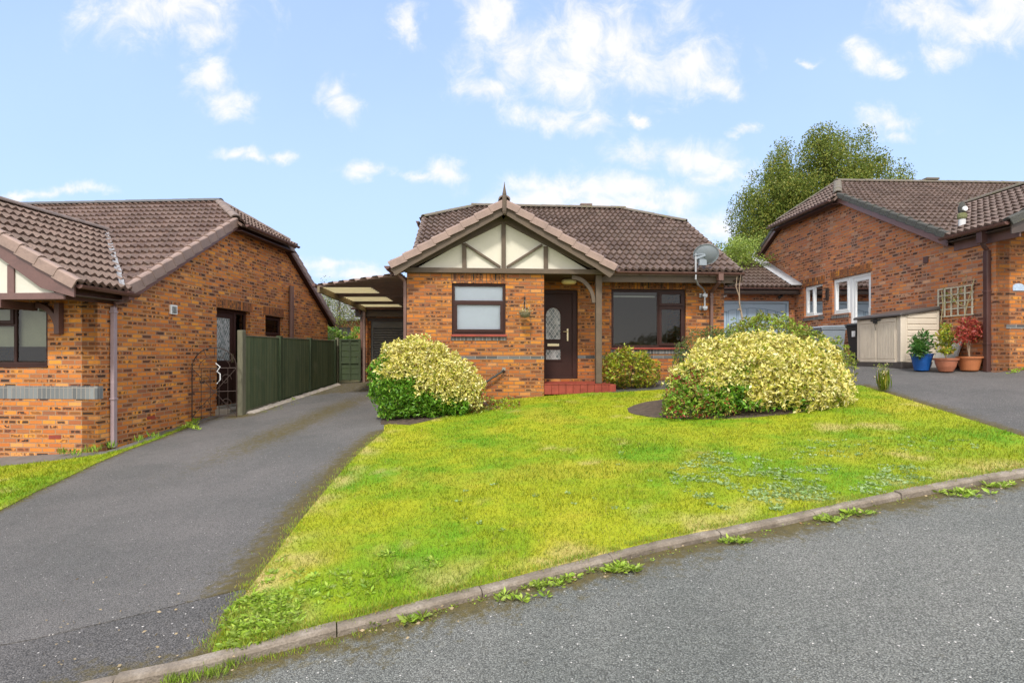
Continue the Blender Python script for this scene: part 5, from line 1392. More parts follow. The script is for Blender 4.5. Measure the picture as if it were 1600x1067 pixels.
for i in range(ne+1):
    u = .08+(Lf-.08)*i/ne; g_ = gzl(u); j1 = noise.noise(Vector((u*6, 0, 1)))*.035; j2 = noise.noise(Vector((u*14, 3, 1)))*.025
    vs += [(u, -.05, g_-.1), (u, -.05, g_+.03+j2), (u, -.11+j2, g_+.045+j1), (u, -.20+j1, g_+.02+j2*.8), (u, -.26+j1+j2, g_-.02), (u, -.26, g_-.1)]
mb.add(vs, [(i*6+j, i*6+(j+1) % 6, (i+1)*6+(j+1) % 6, (i+1)*6+j) for i in range(ne) for j in range(6)]+[tuple(range(6)), tuple(range(ne*6+5, ne*6-1, -1))])
eo = mb.build('edging', M_STONE, fn)
# side gate at the far end
gt = thing('gate', 'low dark green boarded gate beside the garage', 'gate', -5.25, 16.15, -.85, R(2))
mb = MB(); mb.box(.0, .10, -.03, .06, -.95, .52); mb.build('post', M_POSTG, gt, bevel=.006)
for i in range(7):
    mb = MB(); z = -.74+i*.172; mb.prism([(.13, .02, z), (.13, -.012, z+.01), (.13, -.002, z+.168), (.13, .02, z+.168)], (.62, 0, 0))
    mb.build('board', M_GREENW, gt)
mb = MB(); mb.box(.12, .19, -.035, -.013, -.76, .48); mb.box(.69, .76, -.035, -.013, -.76, .48); mb.box(.415, .465, -.033, -.013, -.76, .48); mb.box(.19, .69, -.036, -.013, .43, .48); mb.box(.19, .69, -.036, -.013, -.25, -.20); mb.build('frame', M_GREENW, gt, bevel=.003)
# wrought iron gate between the left wall and the fence post
iy = .0
ig = thing('iron_gate', 'rusty wrought iron garden gate with arched scrolled top', 'gate', -6.44, 10.95, gz(-6.4, 11.0)-.02, math.atan2(.35, .70))
mb = MB(); W_ = .80; H0, H1 = .08, 1.10
def rod(p, r=.008): mb.tube([(x, 0, z) for x, z in p], r, 6)
rod([(0, .02), (0, H1)], .012); rod([(W_, .02), (W_, H1)], .012); rod([(0, H1), (W_, H1)], .010); rod([(0, .12), (W_, .12)], .010); rod([(0, .62), (W_, .62)], .008)
rod([(W_/2-W_/2*math.cos(math.pi*k/16), H1+.42*math.sin(math.pi*k/16)) for k in range(17)], .011)
rod([(W_/2-.28*math.cos(math.pi*k/12), H1+.24*math.sin(math.pi*k/12)) for k in range(13)], .007)
for x in (.16, .32, .48, .64): rod([(x, .12), (x, H1)], .007)
rod([(0, .12), (W_, H1)], .007); rod([(W_, .12), (0, H1)], .007)
for k in range(5):
    t_ = math.pi*(k+1)/6; rod([(W_/2-.28*math.cos(t_), H1+.24*math.sin(t_)), (W_/2-W_/2*math.cos(t_), H1+.42*math.sin(t_))], .006)
for cx0 in (.2, .6):
    for cz0 in (.36, .86): rod([(cx0+(.11-.008*k)*math.cos(k*.6), cz0+(.13-.008*k)*math.sin(k*.6)) for k in range(14)], .006)
mb.build('gate_frame', M_IRON, ig, rel=True)
mb = MB(); mb.tube([(.42, -.02, 1.20), (.50, -.03, 1.12), (.44, -.03, 1.03), (.50, -.03, .98), (.50, -.03, .86), (.44, -.02, .78)], [.008,.011,.008,.010,.011,.008], 7); mb.build('handle', M_WHITE, ig, rel=True)

# ================================================================== SHRUBS AND TREES
def top_yellow(P, N, zsplit, soft=.25, green=0, yellow=1, sx=0, patch=1.0, seed=0):
    q = P[:, 2]-zsplit-sx*P[:, 0]
    nn = np.array([noise.noise(Vector((p[0]*2.6+seed, p[1]*2.6, p[2]*2.6)))*.55*patch+noise.noise(Vector((p[0]*7, p[1]*7+seed, p[2]*7)))*.2 for p in P])
    return np.where(q+nn+rng.normal(size=len(P))*.05 > 0, yellow, green).astype(int)
g = at(675, 655)
shrub('golden_shrub', 'rounded cream-yellow variegated shrub with green leaves low on its left, beside the left drive', -1.55, 10.02,
      [(-.15,0,.60,.84,.66,.74), (.25,.0,.50,.72,.62,.58), (-.52,-.1,.55,.46,.56,.70), (.58,0,.36,.40,.50,.46), (-.28,.05,.86,.56,.5,.56), (-.05,-.2,.95,.35,.3,.42), (.35,-.25,.72,.3,.3,.35)], 6200, .060, [L_GRN, L_YEL],
      lambda P, N: top_yellow(P, N, .52, sx=-.60, patch=1.1))
shrub('golden_shrub', 'large cream-yellow variegated mound shrub in the lawn bed by the right drive', 3.93, 8.78,
      [(0,0,.36,1.26,.95,.74), (-.62,-.1,.28,.76,.78,.60), (.68,.0,.30,.74,.80,.62), (.15,.2,.58,.95,.7,.57), (-.2,-.3,.5,.6,.5,.5), (.5,-.35,.42,.55,.5,.48), (-.6,.1,.72,.4,.4,.34), (.85,-.1,.66,.36,.4,.34), (-.9,-.3,.3,.4,.4,.4)], 8200, .062, [L_GRN, L_YEL],
      lambda P, N: top_yellow(P, N, .12, sx=-.16, patch=.9, seed=9))
shrub('red_tinged_shrub', 'small green bush with red shoots in front of the large yellow mound', 2.74, 8.25,
      [(0,0,.22,.38,.34,.34), (.18,.1,.40,.30,.3,.36), (-.22,-.05,.14,.26,.3,.22), (.05,.15,.52,.22,.22,.28), (.3,-.1,.2,.3,.3,.3)], 1500, .048, [L_GRN, L_RUST, L_RED, L_WEED],
      lambda P, N: np.where(rng.random(len(P)) < .10+.10*(P[:, 2] > .55), 2, np.where(rng.random(len(P)) < .35, 1, np.where(rng.random(len(P)) < .5, 3, 0))), k=4)
shrub('olive_bush', 'loose olive-green bush behind the large yellow mound, under the blue garage door', 5.05, 10.75,
      [(0,0,.80,.85,.6,.58), (-.35,0,.70,.6,.5,.52), (.75,-.1,.55,.6,.5,.5), (.1,.1,1.02,.5,.4,.36), (1.1,-.15,.4,.45,.45,.45)], 2600, .060, [L_OLI, L_WEED],
      lambda P, N: (rng.random(len(P)) < .25).astype(int), k=4, flat=.8)
shrub('dark_green_bush', 'low rounded dull-green bush at the right corner of the middle bungalow', 3.80, 10.75,
      [(0,0,.62,.56,.5,.56), (.3,.0,.70,.42,.42,.50), (-.3,-.05,.50,.3,.35,.40)], 2200, .036, [L_DKG, L_OLI],
      lambda P, N: (rng.random(len(P)) < .2).astype(int), k=4, flat=.8)
shrub('window_bush', 'small yellow-green bush with coppery tips below the living room window', 2.47, 11.55,
      [(0,0,.42,.50,.36,.38), (-.24,0,.36,.34,.32,.34), (.30,0,.34,.32,.32,.32), (-.1,-.1,.62,.2,.2,.22), (.25,-.1,.55,.2,.2,.2)], 900, .075, [L_OLI, L_WEED, L_ACER, L_RUST],
      lambda P, N: rng.choice([0, 1, 2, 3], len(P), p=[.30, .06, .58, .06]), k=4)
shrub('reddish_bush', 'low straggly reddish-green plants at the foot of the left yellow shrub', -.58, 10.02,
      [(0,0,.10,.32,.26,.20), (.42,.1,.08,.30,.22,.14), (-.2,-.05,.18,.2,.2,.22)], 360, .05, [L_RUST, L_WEED, L_RED],
      lambda P, N: rng.choice([0, 1, 2], len(P), p=[.55, .35, .10]), k=4, stems=3)
# bare forked stem above the bush
bt = thing('bare_sapling', 'thin bare pale trunk standing against the blue garage door', 'sapling', 4.72, 11.05, gz(4.72, 11.05))
mb = MB(); tp = [(0,0,0), (.03,.0,.5), (-.04,.02,.9), (-.02,0,1.20), (-.06,.02,1.45), (-.10,0,1.62), (-.10,.01,1.95)]
mb.tube([Vector(p) for p in tp], [.030,.028,.026,.024,.018,.014,.008], 8)
mb.build('trunk', M_STEM, bt, rel=True)
mb = MB(); mb.tube([(-.06,.02,1.45), (-.12,-.02,1.50), (-.15,-.02,1.47)], [.018,.014,.008], 6); mb.tube([(-.10,.01,1.75), (-.17,0,1.95), (-.15,0,2.15)], [.010,.008,.005], 6); mb.tube([(-.10,.01,1.95), (-.07,0,2.2)], [.008,.004], 6); mb.tube([(-.04,.02,.9), (-.11,0,1.0)], [.012,.008], 6)
mb.build('branch', M_STEM, bt, rel=True)

def tree(name, label, x, y, zb_, h, crown, nclus, nleaf, lsize, mat, trunk_r=.2, droop=.5, cl=(.55,.55,.9), seed=1, group=None, bark=None, limbs=14, cat='tree'):
    """crown: list of ellipsoids relative to base"""
    rg = np.random.default_rng(seed)
    t = thing(name, label, cat, x, y, zb_, group=group)
    C_ = []
    A = np.array(crown); pr = A[:, 3]*A[:, 4]*A[:, 5]; pr = pr/pr.sum()
    while len(C_) < nclus:
        k = rg.choice(len(crown), p=pr); d = rg.normal(size=3); d /= np.linalg.norm(d); rr = rg.uniform(.35, 1.0)**.5
        C_.append(A[k, :3]+d*A[k, 3:6]*rr)
    C_ = np.array(C_)
    P = []; T = []; mi = []
    for i, c in enumerate(C_):
        sc = rg.uniform(.55, 1.25); n = int(nleaf*sc**2)
        q = rg.normal(size=(n, 3)); q /= np.linalg.norm(q, axis=1, keepdims=True); q *= rg.uniform(.15, 1, (n, 1))**.6; q *= np.array(cl)*sc
        q[:, 2] -= droop*np.abs(q[:, 0]+q[:, 1])*.4
        P.append(c+q); tt = rg.normal(size=(n, 3)); tt[:, 2] -= .7; T.append(tt)
    P = np.vstack(P); T = np.vstack(T)
    mats = mat if isinstance(mat, list) else [mat]
    mi = rg.integers(0, len(mats), len(P)) if len(mats) > 1 else np.zeros(len(P), int)
    leafmesh('crown', t, P, T, rg.uniform(.7, 1.3, len(P))*lsize, mats, mi, wid=.6)
    mb = MB(); top = float(A[:, 2].max())
    pth = [Vector((0, 0, 0)), Vector((rg.uniform(-.1,.1), 0, h*.3)), Vector((rg.uniform(-.2,.2), .1, h*.6)), Vector((0, 0, h*.85))]
    mb.tube([Vector((0,0,-.3))]+pth[1:], [trunk_r, trunk_r*.75, trunk_r*.45, trunk_r*.12], 9); mb.build('trunk', bark or M_BARK, t, rel=True)
    mb = MB()
    for i in rg.choice(len(C_), min(limbs, len(C_)), replace=False):
        e = Vector(C_[i]); s_ = Vector((0, 0, max(h*.2, e.z-abs(e.x)*.9-.6))); s_.z = min(s_.z, h*.8)
        m_ = (s_+e)/2+Vector((0, 0, .15*h*.1)); r0 = trunk_r*.3
        mb.tube([s_, m_, e], [r0, r0*.6, r0*.2], 5)
    mb.build('limbs', bark or M_BARK, t, rel=True)
    return t
# the big birch-like tree behind the right bungalow
BX, BY, BZ = 20.0, 35.0, .2
tree('tall_tree', 'tall broad green tree rising behind the right bungalow roof', BX, BY, BZ, 15,
     [(0,0,8.8,4.3,4.0,4.6), (-2.6,0,7.6,2.9,3.0,4.4), (2.7,0,9.0,2.3,2.8,3.4), (-1.2,0,11.8,2.0,2.4,2.2), (1.5,0,12.0,2.0,2.2,2.1), (-4.0,0,6.0,1.7,1.9,4.2), (.3,0,13.2,1.1,1.4,1.2), (3.9,0,8.6,1.3,1.6,2.4), (-3.1,0,10.4,1.4,1.5,1.5)],
     430, 430, .125, [L_TREE, L_TREE, L_OLI], trunk_r=.32, droop=.6, cl=(.78,.78,1.0), seed=4, limbs=60)
tree('small_tree', 'small lime-green tree arching over the garage roof between the bungalows', 10.0, 23.0, .1, 4.6,
     [(-2.15,-4.6,3.5,.50,.5,.42), (-1.75,-4.7,3.2,.45,.4,.22), (-2.5,-4.6,3.1,.3,.4,.40), (-1.7,-3.2,3.75,.5,.9,.35), (-1.0,-1.6,3.9,.5,.9,.4), (-.3,0,3.8,.6,.6,.5)], 80, 110, .075, L_LIME, trunk_r=.07, cl=(.38,.38,.32), seed=5, limbs=20)
tree('far_tree', 'tiny distant dark tree just above the satellite dish', 22.2, 60, .3, 12.0,
     [(0,0,10.2,2.0,1.6,1.8), (-1.2,0,9.0,1.6,1.6,2.4)], 40, 120, .25, L_TREE, trunk_r=.2, cl=(1.0,1.0,1.0), seed=6, limbs=8)
tree('rowan_tree', 'sparse pale green tree in front of the grey roof beyond the gate', -6.9, 21.5, -.3, 3.4,
     [(0,0,2.25,.85,.7,.85), (-.5,0,1.7,.6,.6,.7), (.6,0,1.9,.6,.6,.7)], 60, 65, .065, [L_DKG, L_OLI], trunk_r=.05, cl=(.5,.5,.5), seed=8, limbs=25)
for i, (x, y, s_) in enumerate(((-6.3, 18.6, 1.0), (-5.1, 18.9, 1.05))):
    shrub('hedge_bush', ['bright green leafy bush behind the fence end', 'bright green leafy bush behind the low gate'][i], x, y,
      [(0,0,.75*s_,.75,.55,.95*s_), (.5,0,.6,.5,.5,.85), (-.5,0,.6,.5,.5,.8)], 1500, .085, [L_GRN, L_LIME], lambda P, N: (rng.random(len(P)) < .6).astype(int), zb=-.75, k=4, group='bushes beyond the fence')
# distant grey-roofed house beyond
FH = thing('bungalow', 'far grey-roofed bungalow half hidden beyond the gate', 'house', -12.2, 33, -.3, R(2))
wall('wall', [(-3,-.6),(8,-.6),(8,2.2),(-3,2.2)], [(1,2.4,.6,1.7)], FM, .3, M_BRICK, FH)
wall('wall', [(.3,-.6),(7,-.6),(7,2.2),(3.65,3.6),(.3,2.2)], [], lambda u, d, v: (8-d, u, v), .3, M_BRICK, FH)
wall('wall', [(.3,-.6),(7,-.6),(7,2.2),(3.65,3.6),(.3,2.2)], [], lambda u, d, v: (-3+d, u, v), .3, M_BRICK, FH)
M_TILE_G = tile_mat('roof_tile_grey', (.22,.23,.23), (.32,.33,.33), .4)
slope('roof', FH, (-3.4,-.4,2.15), (1,0,0), (0,.894,.447), [(0,0),(11.8,0),(11.8,4.4),(0,4.4)], M_TILE_G, g=.35, step=4)
slope('roof', FH, (8.4,7.47,2.15), (-1,0,0), (0,-.894,.447), [(0,0),(11.8,0),(11.8,4.4),(0,4.4)], M_TILE_G, g=.35, step=4)
mb = MB(); mb.box(1.004,2.396,.05,.1,.604,1.696); mb.build('window', M_BLACKP, FH)

# ================================================================== SMALL THINGS
def mxy(root, lx, ly):
    c, s_ = math.cos(root.rotation_euler.z), math.sin(root.rotation_euler.z)
    return root.location.x+c*lx-s_*ly, root.location.y+s_*lx+c*ly
# satellite dish on its cranked pole
dx_, dy_ = mxy(MH, 3.80, 1.06)
ds = thing('satellite_dish', 'grey mesh satellite dish on cranked pole fixed to the middle bungalow', 'satellite dish', dx_, dy_, 1.0, R(4))
mb = MB(); mb.tube([(0,-.09,.02), (0,-.09,.42), (-.06,-.14,.50), (-.30,-.42,.56), (-.38,-.50,.66), (-.38,-.50,1.22)], .022, 10); mb.build('pole', M_METAL, ds, rel=True)
for z in (.08, .36):
    mb = MB(); mb.box(-.09, .09, -.02, .015, z-.045, z+.045); mb.box(-.02, .02, -.10, -.02, z-.02, z+.02); mb.box(-.055, .055, -.125, -.06, z-.03, z+.03); mb.tube([(-.04,-.13,z), (-.04,.0,z)], .010, 6); mb.tube([(.04,-.13,z), (.04,.0,z)], .010, 6); mb.build('wall_bracket', M_METAL, ds, rel=True, bevel=.004)
mb = MB(); K = 24; RR = 6; ax, az = .265, .225; vs = []; fs = []
for side in (0, 1):
    for r_ in range(RR+1):
        for k in range(K):
            q = r_/RR; t_ = 2*math.pi*k/K; vs.append((ax*q*math.cos(t_), -.055*q*q+side*.008, az*q*math.sin(t_)))
N1 = (RR+1)*K
for side in (0, 1):
    for r_ in range(RR):
        for k in range(K): fs.append(tuple(side*N1+i for i in (r_*K+k, r_*K+(k+1) % K, (r_+1)*K+(k+1) % K, (r_+1)*K+k)))
for k in range(K): fs.append((RR*K+k, RR*K+(k+1) % K, N1+RR*K+(k+1) % K, N1+RR*K+k))
rot = Matrix.Rotation(R(-22), 4, 'X') @ Matrix.Rotation(R(18), 4, 'Z')
M4 = Matrix.Translation((-.17, -.56, 1.19)) @ Matrix.Rotation(R(160), 4, 'Z') @ Matrix.Rotation(R(-20), 4, 'X')
mb.add([M4 @ Vector(v) for v in vs], fs)
def dish_mat():
    m, t, b = nt('dish_mesh_grey'); B = NB(t); o = B.n('ShaderNodeTexCoord').outputs['Object']
    b.inputs['Base Color'].default_value = (.24,.28,.31,1); b.inputs['Roughness'].default_value = .5
    out = t.nodes['Material Output']; tr = B.n('ShaderNodeBsdfTransparent'); mx = B.n('ShaderNodeMixShader')
    mx.inputs[0].default_value = .72; t.links.new(tr.outputs[0], mx.inputs[1]); t.links.new(b.outputs[0], mx.inputs[2]); t.links.new(mx.outputs[0], out.inputs[0]); return m
mb.build('dish', dish_mat(), ds, rel=True, recalc=False, smooth=True)
mb = MB()
rim = [M4 @ Vector((ax*math.cos(2*math.pi*k/24), -.05, az*math.sin(2*math.pi*k/24))) for k in range(25)]
mb.tube(rim, .006, 6); mb.build('rim', M_GREYP, ds, rel=True)
mb = MB(); a = M4 @ Vector((0, .0, -az*.8)); b = M4 @ Vector((0, -.34, -.06)); mb.tube([a, b], .010, 6); mb.beam(M4 @ Vector((.02, 0, 0)), Vector((-.38,-.50,1.12)), .03, .05); mb.beam((-.42, -.52, 1.19), (-.20, -.55, 1.21), .03, .02); mb.box(-.30, -.14, -.52, -.44, .97, 1.18); mb.build('feed_arm', M_GREYP, ds, rel=True)
# porch lamp
lx, ly = mxy(MH, .62, .60)
pl = thing('porch_light', 'oval cream bulkhead lamp on the porch ceiling above the front door', 'lamp', lx, ly, 1.65, R(4))
mb = MB(); mb.lathe([(.13, .0), (.135, -.02), (.12, -.03)], (0,0,0), 20); mb.v = [(a, b*.7, c) for a, b, c in mb.v]; mb.build('base', M_BRACKET, pl, rel=True)
mb = MB(); mb.lathe([(.14, -.02), (.165, -.05), (.16, -.09), (.12, -.115), (.02, -.12)], (0,0,0), 20); mb.v = [(a, b*.7, c) for a, b, c in mb.v]; mb.build('diffuser', plain('lamp_glass', (.85,.70,.38), .3, 5, .05), pl, rel=True, smooth=True)
# hanging basket
bx, by = mxy(MH, -.41, -.02)
hbk = thing('hanging_basket', 'old wire hanging basket on the wall between window and door', 'hanging basket', bx, by, .75, R(4))
mb = MB(); mb.tube([(0,0,.45), (0,-.02,.44), (0,-.06,.42), (.01,-.19,.40), (0,-.21,.36)], .009, 6); mb.tube([(0,-.005,.45), (0,-.005,.20), (0,-.16,.39)], .008, 6); mb.build('bracket', M_IRON, hbk, rel=True)
mb = MB()
for k in range(3):
    t_ = 2*math.pi*k/3+.5; mb.tube([(0,-.19,.36), (.14*math.cos(t_), -.19+.14*math.sin(t_), .12)], .003, 4)
mb.build('chain', M_METAL, hbk, rel=True)
mb = MB(); mb.lathe([(.02,.0), (.07,.01), (.10,.05), (.115,.11), (.10,.11), (.02,.10)], (0,-.19,0), 16); mb.build('liner', plain('moss_liner', (.16,.14,.08), .95, 25, .5, .8), hbk, rel=True)
Pq = rng.normal(size=(130, 3))*np.array([.07,.06,.03])+np.array([0,-.19,.13]); leafmesh('dry_foliage', hbk, Pq, rng.normal(size=(130, 3))+np.array([0,0,.4]), rng.uniform(.025,.045,130), [L_OLI, plain('dried_leaf', (.42,.38,.20), .9)], (rng.random(130) < .8).astype(int))
# carport lamp
cx3, cy3 = -2.75, 15.6
cl_ = thing('wall_lamp', 'small dark outdoor lamp under the carport beside the roller door', 'lamp', -2.72, 16.40, 1.02, R(4))
mb = MB(); mb.box(-.05,.05,-.02,.05,.0,.10); mb.tube([(0,-.02,.05), (0,-.10,.10)], .012, 6); mb.build('bracket', M_BLACKP, cl_, rel=True)
mb = MB(); mb.lathe([(.11,.10),(.10,.13),(.03,.17)], (0,-.12,0), 12); mb.build('shade', M_GREYP, cl_, rel=True)
mb = MB(); mb.lathe([(.05,-.04),(.07,.02),(.07,.09)], (0,-.12,0), 12); mb.build('glass', M_OBSC, cl_, rel=True)

# storage shed
sx, sy = 8.22, 11.50
zs_ = gz(8.5, 12.0)
st = thing('storage_shed', 'low beige plastic garden store with dark sloping lid against the right wall', 'storage shed', sx, sy, zs_, R(2.36))
Ls, Ds, Hf, Hb = 1.42, .84, 1.07, 1.20
mb = MB(); mb.box(.01, Ds-.01, .01, Ls-.01, -.05, .09); mb.build('base', M_BLACKL, st, rel=True, bevel=.01)
mb = MB(); mb.box(.03, .07, .036, .16, .09, Hf); mb.box(.0, .11, .0, .036, .09, Hf); mb.build('corner_post', M_SHED, st, rel=True, bevel=.012)
mb = MB(); mb.box(.03, .07, Ls-.10, Ls, .09, Hf); mb.build('corner_post', M_SHED, st, rel=True, bevel=.012)
for k in (0, 1):
    y0_ = .165+k*.575; y1_ = y0_+.57
    mb = MB(); mb.box(.02, .05, y0_, y1_, .06, Hf-.02)
    for q in range(11):
        yq = y0_+.045+q*.048; mb.box(.010, .021, yq-.019, yq+.019, .16, Hf-.13)
    mb.box(.008, .02, y0_+.015, y1_-.015, Hf-.11, Hf-.05); mb.box(.008, .02, y0_+.015, y1_-.015, .08, .14)
    mb.build('door', M_SHED, st, rel=True, bevel=.004)
mb = MB()
for y_ in (0.0, Ls-.03):
    mb.prism([(.11, y_+.012, .09), (Ds, y_+.012, .09), (Ds, y_+.012, Hb-.01), (.11, y_+.012, Hf+.01)], (0, .02, 0))
for q in range(8):
    z = .14+q*.125; mb.prism([(.15, .012, z), (.15, -.002, z+.01), (.15, -.002, z+.10), (.15, .012, z+.112)], (min(Ds-.2, Ds-.2), 0, 0))
mb.box(Ds-.05, Ds, -.004, .03, .09, Hb-.02); mb.box(Ds-.02, Ds, .03, Ls-.03, .09, Hb-.02)
mb.build('side_panel', M_SHED, st, rel=True, bevel=.003)
mb = MB(); mb.prism([(-.04, -.04, Hf-.01), (-.04, -.04, Hf+.035), (.0, -.04, Hf+.06), (Ds, -.04, Hb+.07), (Ds, -.04, Hb)], (0, Ls+.08, 0)); mb.build('lid', M_BLACKL, st, rel=True, bevel=.014)
mb = MB(); mb.box(-.015, .02, .60, .90, Hf-.07, Hf-.035); mb.box(-.03, .0, .70, .80, Hf-.12, Hf-.03); mb.tube([(-.02, .74, Hf-.06), (-.03, .74, Hf-.16), (-.02, .72, Hf-.28)], .006, 5); mb.build('latch', M_BLACKP, st, rel=True, bevel=.004)
# wheelie bins
def bin_(name, label, x, y, rz, mat, s_=1.0):
    b = thing(name, label, 'bin', x, y, gz(x, y), rz)
    mb = MB(); w0, w1 = .235*s_, .285*s_; h = .93*s_
    bot = [(-w0,-.24,.03), (w0,-.24,.03), (w0,.24,.03), (-w0,.24,.03)]; tp_ = [(-w1,-.33,h), (w1,-.33,h), (w1,.30,h), (-w1,.30,h)]
    mb.add(bot+tp_, [(0,1,2,3),(4,5,6,7),(0,1,5,4),(1,2,6,5),(2,3,7,6),(3,0,4,7)]); mb.box(-w1-.015, w1+.015, -.345, .315, h-.04, h-.005); mb.build('body', mat, b, rel=True, bevel=.012)
    mb = MB(); mb.prism([(-w1-.02, -.36, h), (-w1-.02, -.36, h+.03), (-w1-.02, -.28, h+.065), (-w1-.02, .30, h+.085), (-w1-.02, .36, h+.03), (-w1-.02, .36, h)], (2*w1+.04, 0, 0)); mb.build('lid', mat, b, rel=True, bevel=.012)
    mb = MB(); mb.tube([(-w1, .36, h+.0), (w1, .36, h+.0)], .016, 8); mb.build('handle', mat, b, rel=True)
    for s2 in (-1, 1):
        mb = MB(); mb.tube([(s2*.24, .22, .10), (s2*.29, .22, .10)], .10, 14); mb.build('wheel', M_BLACKP, b, rel=True)
    return b
b1_ = bin_('wheelie_bin', 'black wheelie bin with small white panel squeezed behind the beige store', 8.64, 13.25, R(-88), M_BLACKP)
mb = MB(); mb.box(-.06, .06, -.335, -.325, .66, .80); mb.v = [(a, b, c) for a, b, c in mb.v]; mb.build('sticker', M_WHITE, b1_, rel=True)
bin_('wheelie_bin', 'grey wheelie bin showing above the yellow shrub near the small white window', 8.42, 14.5, R(-88), M_GREYP, 1.0)
# pots
def pot(name, label, x, y, prof, mat, rim=None, n=26):
    p = thing(name, label, 'plant pot', x, y, gz(x, y), rng.uniform(0, 1))
    mb = MB(); mb.lathe(prof, (0,0,0), n); mb.build('pot', mat, p, rel=True, smooth=False, bevel=0)
    rt, zt2 = prof[-1]
    mb = MB(); mb.lathe([(rt-.005, zt2-.035), (rt-.03, zt2-.02), (.01, zt2-.015)], (0,0,0), 16); mb.build('soil', M_SOIL, p, rel=True)
    return p
p1 = pot('potted_shrub', 'blue glazed pot holding a leafy dark green shrub', 8.30, 11.02, [(.12,0),(.13,.01),(.165,.20),(.19,.30),(.195,.315),(.205,.32),(.205,.345),(.18,.345),(.175,.30)], M_BLUEGL)
p2 = pot('potted_acer', 'pinkish terracotta pot with a yellow-green maple', 8.52, 10.68, [(.10,0),(.115,.015),(.155,.10),(.18,.19),(.18,.225),(.205,.228),(.215,.265),(.19,.268),(.18,.22)], M_TERRA)
p3 = pot('potted_maple', 'orange terracotta pot with a small red-leaved maple', 8.93, 10.62, [(.135,0),(.145,.02),(.17,.13),(.192,.22),(.195,.24),(.218,.243),(.222,.272),(.20,.275),(.185,.22)], M_TERRA2)
def fol(p, blobs, n, size, mats, pr, wid=.4, k=4, flat=.9):
    P, N = blob_points(blobs, n, rmin=.3); Pk = np.repeat(P, k, 0); Nk = np.repeat(N, k, 0)
    T = Nk*.5+rng.normal(size=Pk.shape)*.7; T[:, 2] += .05
    leafmesh('foliage', p, Pk+rng.normal(size=Pk.shape)*size*.2, T, rng.uniform(.7,1.3,len(Pk))*size, mats, rng.choice(len(mats), len(Pk), p=pr), wid=wid)
L_PDK = leaf_mat('leaf_pot_green', [(0, (.03,.10,.02)), (.5, (.06,.16,.03)), (1, (.14,.27,.05))], .3)
fol(p1, [(-.05,0,.50,.20,.2,.16), (-.18,.0,.42,.14,.14,.12), (.02,0,.66,.15,.15,.12), (-.25,0,.36,.10,.1,.08)], 150, .10, [L_PDK], [1], .32)
fol(p2, [(0,0,.55,.20,.18,.14), (-.12,0,.72,.14,.14,.09), (.10,0,.70,.17,.14,.12), (-.18,0,.42,.16,.1,.05), (.15,0,.42,.15,.1,.06), (.0,0,.86,.12,.1,.07)], 260, .062, [L_ACER, L_LIME, L_PDK], [.72, .18, .10], .5)
fol(p3, [(0,0,.80,.30,.2,.10), (-.28,0,.74,.24,.16,.09), (.30,-.05,.86,.26,.14,.07), (.10,0,.64,.24,.16,.06), (-.40,0,.60,.16,.12,.05), (.60,-.1,.90,.18,.1,.05), (-.05,0,.97,.22,.14,.05)], 480, .060, [L_RED, L_RUST], [.88, .12], .45)
for p, hs in ((p1, ((-.05,.45),(.05,.6),(-.15,.4))), (p2, ((0,.7),(-.08,.6),(.08,.65))), (p3, ((0,.9),(.2,.8),(-.18,.7),(.08,.6)))):
    mb = MB()
    for q, z in hs: mb.tube([(0, 0, .22), (q*.3, .01, .22+(z-.22)*.45), (q, 0, z)], [.012, .009, .004], 6)
    mb.build('stem', M_STEM, p, rel=True)
# trellis and climbing stems
ta = rY(1468); tb_ = rY(1523)
tx, ty = mxy(RH, -.02, tb_)
tr_ = thing('trellis', 'pale square wooden trellis with dry climber stems on the right wall', 'trellis', tx, ty, .80, R(2.36))
LT = ta-tb_; mb = MB()
for k in range(6): y_ = .01+k*(LT-.03)/5; mb.box(-.03, -.012, y_-.012, y_+.014, 0, .60)
for k in range(5): z_ = .01+k*.145; mb.box(-.012, .006, 0, LT, z_-.012, z_+.012)
mb.build('lattice', M_TRELLIS, tr_, rel=True)
mb = MB()
mb.tube([(-.04, LT*.80, -.55), (-.05, LT*.86, -.1), (-.045, LT*.80, .25), (-.04, LT*.85, .55)], .010, 6)
mb.tube([(-.06, LT*.30, -.50), (-.05, LT*.22, -.15), (-.045, LT*.10, .25), (-.04, .0, .50), (-.03, -.05, .72)], .009, 6)
mb.tube([(-.04, LT*.6, .5), (-.045, LT*.4, .25), (-.04, LT*.2, .18), (-.04, 0, .3)], .008, 6)
mb.tube([(-.04, LT*.66, .4), (-.045, LT*.5, .35), (-.04, LT*.3, .5), (-.03, LT*.15, .78), (-.03, LT*.3, .85)], .007, 6)
mb.build('stem', plain('climber_stem', (.42,.34,.18), .8, 12, .2), tr_, rel=True)
Pq = np.stack([rng.uniform(-.08, -.04, 60), rng.uniform(LT*.2, LT*.8, 60), rng.uniform(.2, .6, 60)], 1)
leafmesh('foliage', tr_, Pq, rng.normal(size=(60, 3)), rng.uniform(.03, .06, 60), [L_LIME], np.zeros(60, int))
# grey slab leaning behind the pots
sl = thing('paving_slab', 'grey paving slab leaning on the right wall behind the maple pots', 'slab', *mxy(RH, -.10, .95), gz(8.9, 11.2), R(2.36))
mb = MB(); mb.prism([(-.16,-.28,0), (-.16,.26,0), (.06,.26,.62), (.06,-.28,.62)], (.045, 0, .015)); mb.build('slab', plain('slab_grey', (.36,.35,.33), .9, 6, .2, .3), sl, rel=True, bevel=.006)
